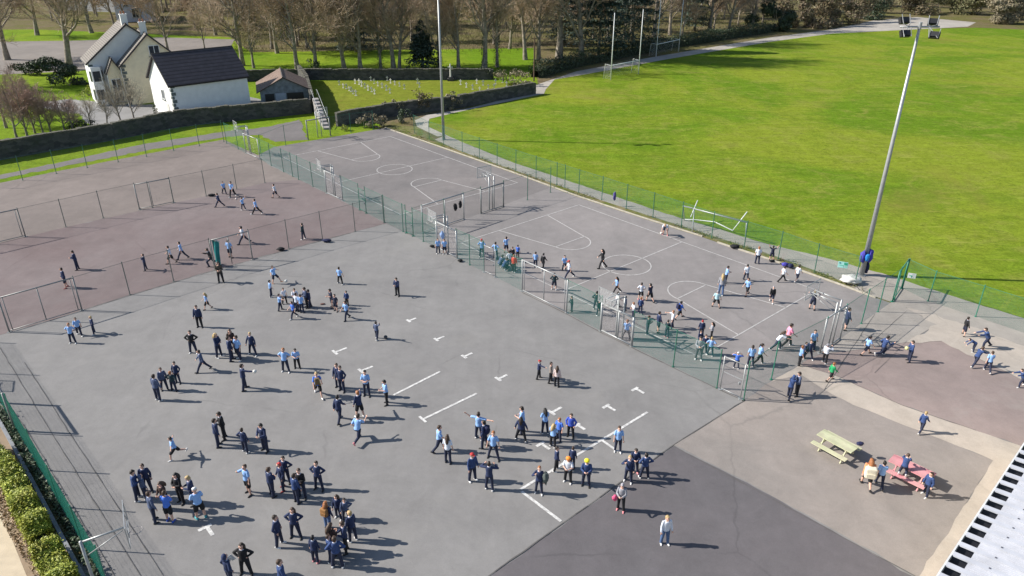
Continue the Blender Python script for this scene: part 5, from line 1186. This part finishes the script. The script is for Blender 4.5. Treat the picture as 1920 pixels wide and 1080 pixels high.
# the wood behind: nobody could count it
WV,WF,WC,WG=[],[],[],[]
q=random.Random(5)
def addm(V,Fc,src,M):
    o=len(V); V.extend([tuple(M@Vector(v)) for v in src[0]]); Fc.extend([tuple(i+o for i in f) for f in src[1]])
LOW=[bare_tree(51+i,(15,17,13)[i],.3,spread=.6,fork=.3,levels=4,dens=.78,twig=.075) for i in range(3)]
spots=[]
for i in range(6000):
    if len(spots)>=190: break
    x,y=(q.uniform(-130,75),q.uniform(165,300))
    px=P((x,y,0))
    if px[0]<-80 or px[0]>1500: continue
    if px[0]<480 and px[1]>(58 if px[0]>200 or px[0]<60 else 40): continue
    if 480<=px[0]<960 and px[1]>104: continue
    if px[0]>=960 and px[1]>98-(px[0]-960)*.10: continue
    if any((x-a)**2+(y-b)**2<11 for a,b in spots): continue
    spots.append((x,y))
for x,y in spots:
    t=q.choice(LOW); M=Matrix.Translation((x,y,0))@Matrix.Rotation(q.uniform(0,6.3),4,'Z')@Matrix.Scale(q.uniform(.75,1.1),4); addm(WV,WF,(t[0],t[1]),M); addm(WC,WG,(t[2],t[3]),M)
UV_,UF=[],[]
for i in range(60000):
    x,y=q.uniform(-130,80),q.uniform(160,300); px=P((x,y,0))
    if px[0]<440 or px[0]>1520 or (px[0]<960 and px[1]>100) or (px[0]>=960 and px[1]>100-(px[0]-960)*.09): continue
    z=abs(q.gauss(0,1.1))*(.5+noise.noise(Vector((x*.08,y*.08,0)))+.3)+.15; o_=len(UV_); c=Vector((x,y,z)); n=Vector((q.gauss(0,1),q.gauss(0,1),q.gauss(0,1))).normalized(); u=n.orthogonal().normalized(); v_=n.cross(u); u=Vector((q.gauss(0,.5),q.gauss(0,.5),1)).normalized() if q.random()<.7 else u; v_=u.orthogonal().normalized(); l_=q.uniform(.3,.8); UV_+=[tuple(c-u*l_),tuple(c+v_*.03),tuple(c+u*l_),tuple(c-v_*.03)]; UF.append((o_,o_+1,o_+2,o_+3))
wd=link('woodland',None); tag(wd,'far bare winter wood beyond the graveyard trees','wood',None,'stuff')
for nm,v,f,mt in (('trunk',WV,WF,BARK),('crown',WC,WG,TWIG),('undergrowth',UV_,UF,leafmat('winter_undergrowth',(.075,.065,.03),(.15,.12,.065),(.09,.10,.03)))):
    m=bpy.data.meshes.new(nm); m.from_pydata(v,[],f); m.materials.append(mt); tag(link(nm,m,wd),None,None,None,'stuff')
# leafy masses
def clumpy(mb,c,r,n,s,q,shell=.55):
    "leaves spread through lumpy clumps inside an ellipsoid"
    subs=[(Vector((q.gauss(0,.45),q.gauss(0,.45),q.gauss(.05,.4))),q.uniform(.28,.5)) for _ in range(9)]
    for i in range(n):
        b,sr_=q.choice(subs); d=Vector((q.gauss(0,1),q.gauss(0,1),q.gauss(0,1))).normalized(); rr=sr_*(shell+(1-shell)*q.random()); p=b+d*rr
        p=Vector((p.x*r[0],p.y*r[1],p.z*r[2])); p=Vector(c)+p
        if p.z<.02: p.z=.02+q.random()*.25
        leaf(mb,p,q,s,d)
def bush(name,label,px,r,mat,n=900,s=.3,group=None,cat='bush',stems=3,z=None):
    o=thing(name,label,cat,G(*px),group); q=random.Random(int(px[0]*7+px[1])); mb=MB(); clumpy(mb,(0,0,r[2]*.85),r,n,s,q); part('foliage',mb,mat,o,clean=False)
    sm=MB()
    for i in range(stems): a=q.uniform(0,6.28); sm.tube([(0,0,-.05),(r[0]*.3*cos(a),r[1]*.3*sin(a),r[2]*.7),(r[0]*.55*cos(a),r[1]*.55*sin(a),r[2]*1.3)],[.07,.045,.02],4)
    part('stem',sm,BARK,o); return o
# conifers
def conifer(label,px,H,rb,layers,n,mat):
    o=thing('conifer_tree',label,'tree',G(*px),'evergreens among the bare trees'); q=random.Random(int(px[0])); part('trunk',MB().tube([(0,0,-.1),(0,0,H*.95)],[.35,.05],7),BARK,o,True); mb=MB()
    for i in range(n):
        t=q.random()**.8; z=H*(.12+.88*t); lay=math.floor(t*layers)/layers; r=rb*(1-t)**.75*(.35+.65*q.random())*(1 if q.random()<.8 else 1.3)*(.8+.5*noise.noise(Vector((q.random()*0+t*6,lay*9,px[0])))); a=q.uniform(0,6.28); br=round(a/.52)*.52+q.gauss(0,.2)+lay*2.3
        z=H*(.12+.88*lay)+ (t-lay)*H*.35-r*.12+q.gauss(0,.12); leaf(mb,Vector((r*cos(br),r*sin(br),max(.5,z))),q,.55,Vector((cos(br)*.3,sin(br)*.3,1)))
    part('crown',mb,mat,o,clean=False)
conifer('dark conifer left of the cut floodlight mast behind the graveyard',(793,129),9.0,3.9,11,7500,CONIF)
conifer('broad dark cedar above the hedge by the tall goal posts',(1122,107),25,9,12,19000,CONIF)
conifer('second cedar crown right of the tall goal posts',(1184,96),23,8,11,15000,CONIF)
conifer('dark evergreen deep in the wood above the tall goal posts, left side',(1058,84),15,5.5,9,6500,CONIF)
conifer('dark evergreen in the wood right of the thin goal posts',(1302,58),14,5.5,9,6500,CONIF)
conifer('dark evergreen in the wood behind the stout graveyard tree',(668,98),12,4.5,9,5500,CONIF)
# hedges
def hedge(name,label,pl,wd_,h,mat,dens,s,cat='hedge',jit=.2):
    o=thing(name,label,cat,(0,0,0)); mb=MB(); q=random.Random(len(label)); core=MB()
    for a,b in zip(pl,pl[1:]):
        a,b=G(*a),G(*b); L=(b-a).length; d=(b-a)/L; n=Vector((-d.y,d.x,0))
        for i in range(int(L*dens)):
            t=q.random()*L; u=q.uniform(-1,1); lump=.76+.34*noise.noise(Vector(((a.x+d.x*t)*.9,(a.y+d.y*t)*.9,2)))+.3*noise.noise(Vector(((a.x+d.x*t)*1.7,(a.y+d.y*t)*1.7,5)))
            hh=h*lump; top=q.random()<.5; z=hh*(1-.12*u*u)*q.uniform(.86,1.06) if top else q.uniform(.1,.95)*hh; w_=wd_/2*(.75+.35*lump)*(1 if not top else abs(u)); side=(1 if u>0 else -1)*q.uniform(.8,1.1) if not top else (1 if u>0 else -1)
            p=a+d*t+n*w_*side; p=p+Vector((q.gauss(0,s*.55),q.gauss(0,s*.55),0)); z+=q.gauss(0,s*.5)+(abs(q.gauss(0,s)) if q.random()<.12 else 0); leaf(mb,Vector((p.x,p.y,max(.05,z))),q,s*q.uniform(.7,1.5),(Vector((0,0,1)) if top else n*side))
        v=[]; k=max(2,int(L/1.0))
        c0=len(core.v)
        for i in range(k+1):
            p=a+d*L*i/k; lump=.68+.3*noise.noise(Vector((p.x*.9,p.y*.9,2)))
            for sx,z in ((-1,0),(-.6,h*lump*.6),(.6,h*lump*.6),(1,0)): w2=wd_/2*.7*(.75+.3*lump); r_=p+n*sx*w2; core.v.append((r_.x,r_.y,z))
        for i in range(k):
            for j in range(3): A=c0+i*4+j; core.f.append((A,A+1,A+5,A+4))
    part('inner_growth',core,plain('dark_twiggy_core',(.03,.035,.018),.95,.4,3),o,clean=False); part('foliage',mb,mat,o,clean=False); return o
hedge('hedge','long dark hedge between the wood and the gravel track',[(1003,146),(1080,124),(1160,108),(1240,92),(1340,76),(1440,60)],2.6,3.0,HEDG,300,.27)
hedge('hedge','yellow green leafy hedge in the soil bed left of the green fence',[(-22,850),(30,915),(58,978),(84,1022)],.8,1.25,BUSH,4200,.115)
hedge('hedge','separate yellow green bush at the lower end of the soil bed',[(92,1046),(128,1112)],.95,1.15,BUSH,3800,.115)
hedge('hedge','dark creeper growing along the foot of the green mesh fence',[(0,770),(60,872),(120,975),(185,1085)],.3,.4,IVY,110,.15)
# scrub along the far right
SC='scrub bushes on the far bank'
for i,(x,y,r,m,lab) in enumerate(((1455,58,(4,3,3.2),HEDG,'dark evergreen bush at the start of the far scrub'),(1492,52,(5,3,3.6),BRUSH,'brown bush with pale blossom twigs after the dark one'),(1535,48,(5,3.5,4),BRUSH,'big brown bush left of the reddish scrub'),(1580,42,(6,4,4.2),BRUSH,'reddish brown bush over the gravel track'),(1625,33,(6,4,4.4),HEDG,'dark bush where the gravel track disappears'),(1690,26,(8,4,4),BRUSH,'orange brown scrub above the floodlight mast head'),(1760,24,(8,4,4),OLIVE,'olive scrub just right of the mast head'),(1830,27,(8,4,4.2),OLIVE,'olive scrub at the end of the gravel patch'),(1868,36,(6,3.5,3.6),PALEB,'pale dry bush standing forward of the olive scrub'),(1915,34,(8,4,4.6),OLIVE,'olive scrub cut by the right photo edge'),(1893,45,(6,3,3),PALEB,'low dry scrub forward at the right photo edge'),(1800,12,(12,6,7),OLIVE,'tall olive thicket behind the gravel patch'),(1650,12,(10,5,7),BRUSH,'tall rusty thicket right of the track end'),(1725,8,(12,6,7),OLIVE,'rear olive thicket behind the mast head'),(1850,6,(13,6,7),BRUSH,'rear brown thicket by the upper right corner'),(1600,10,(12,6,8),BRUSH,'rear reddish thicket over the gravel track'),(1500,22,(9,5,7),BRUSH,'rear brown thicket behind the blossom twigs'))):
    bush('scrub_bush',lab,(x,y),(r[0]*1.25,r[1]*1.2,r[2]*1.3),m,5200,.6,SC,'bush',5)
GB='bushes near the house and graveyard'
for x,y,r,m,n,s,lab in ((700,238,(1.6,1.2,1.1),PALEB,700,.3,'dry grey bush at the far corner of the far court'),(684,240,(1.2,1,.8),PALEB,500,.28,'lower dry bush left of the grey one at the court corner'),(738,216,(1.3,1,1.3),PALEB,600,.28,'round pale dry bush against the graveyard wall'),(782,212,(1.9,1.2,1.5),BRUSH,800,.28,'larger brown bush leaning on the graveyard wall'),(848,204,(1.4,1,1.1),PALEB,500,.28,'dry bush on the wall right of the cut mast'),(648,245,(.7,.6,.5),BUSH,260,.2,'bright green weed clump behind the far end line'),(755,232,(1.2,1,1.1),IVY,500,.25,'dark green bush at the bend of the path'),(965,158,(3.2,1.8,1.6),PALEB,1000,.35,'pale frosty shrub at the graveyard right end'),(915,148,(1.6,1,1.2),HEDG,500,.3,'dark shrub between wall and the pale frosty shrub'),(590,136,(1.5,1,1.3),IVY,600,.28,'ivy bush with white flowers on the graveyard back wall'),(150,245,(2.2,1.5,.9),HEDG,700,.25,'low dark bush with light tips beside the driveway'),(172,247,(1.8,1.3,.8),IVY,500,.22,'low green bush next to the dark one by the driveway'),(167,180,(1.6,1.2,.9),BUSH,500,.22,'yellow green bush at the foot of the white bay window'),(130,160,(4,2.5,2.0),HEDG,3600,.4,'dark bushes under the huge leaning tree'),(75,140,(5,2,1.8),HEDG,3200,.4,'dark hedge like bush far left of the huge tree'),(293,219,(.5,.4,.9),IVY,200,.2,'potted shrub at the outbuilding gable'),(-8,292,(1.4,1.1,1.2),HEDG,400,.25,'dark bush by the rubble wall at the left edge')):
    bush('bush',lab,(x,y),r,m,n,s,GB)
# telegraph post, and brown bench things by the hedge
tp=thing('telegraph_post','brown wooden telegraph post by the wall end','post',G(1001,152)); part('pole',MB().tube([(0,0,0),(0,0,7.5)],[.14,.10],8),plain('brown_pole_wood',(.11,.07,.045),.9),tp); part('cross_piece',MB().box((0,0,7.2),(.9,.09,.1)),plain('brown_pole_wood',(.11,.07,.045)),tp)
# weeds along the verge
mb=MB(); q=random.Random(3); line=[(722,240),(800,268),(960,324),(1085,370),(1200,408),(1317,446),(1440,486),(1580,536),(1640,560)]
for a,b in zip(line,line[1:]):
    A,B=G(*a),G(*b); L=(B-A).length; d=(B-A)/L; n=Vector((-d.y,d.x,0))
    for i in range(int(L*7)):
        t=q.random()*L; c=A+d*t+n*q.uniform(.15,1.1)
        if noise.noise(Vector((c.x*.45,c.y*.45,1)))<-.08: continue
        for j in range(q.randint(4,9)): leaf(mb,c+Vector((q.gauss(0,.12),q.gauss(0,.12),abs(q.gauss(.08,.07))+.03)),q,.14)
o=link('weeds',mb.mesh('weeds',WEED)); tag(o,'low weeds and dry leaves on the verge along the court kerb','weeds',None,'stuff')
mb=MB()
for i in range(2600):
    t=q.random(); s_=q.random(); a=G(2+150*t,860+230*t); b=G(-45+115*t,900+190*t); c=a.lerp(b,s_); leaf(mb,c+Vector((0,0,.03)),q,.13)
o=link('fallen_leaves',mb.mesh('fallen_leaves',leafmat('dead_leaves',(.25,.15,.07),(.5,.38,.24)))); tag(o,'dead leaves scattered on the soil bed under the hedge','leaves',None,'stuff')
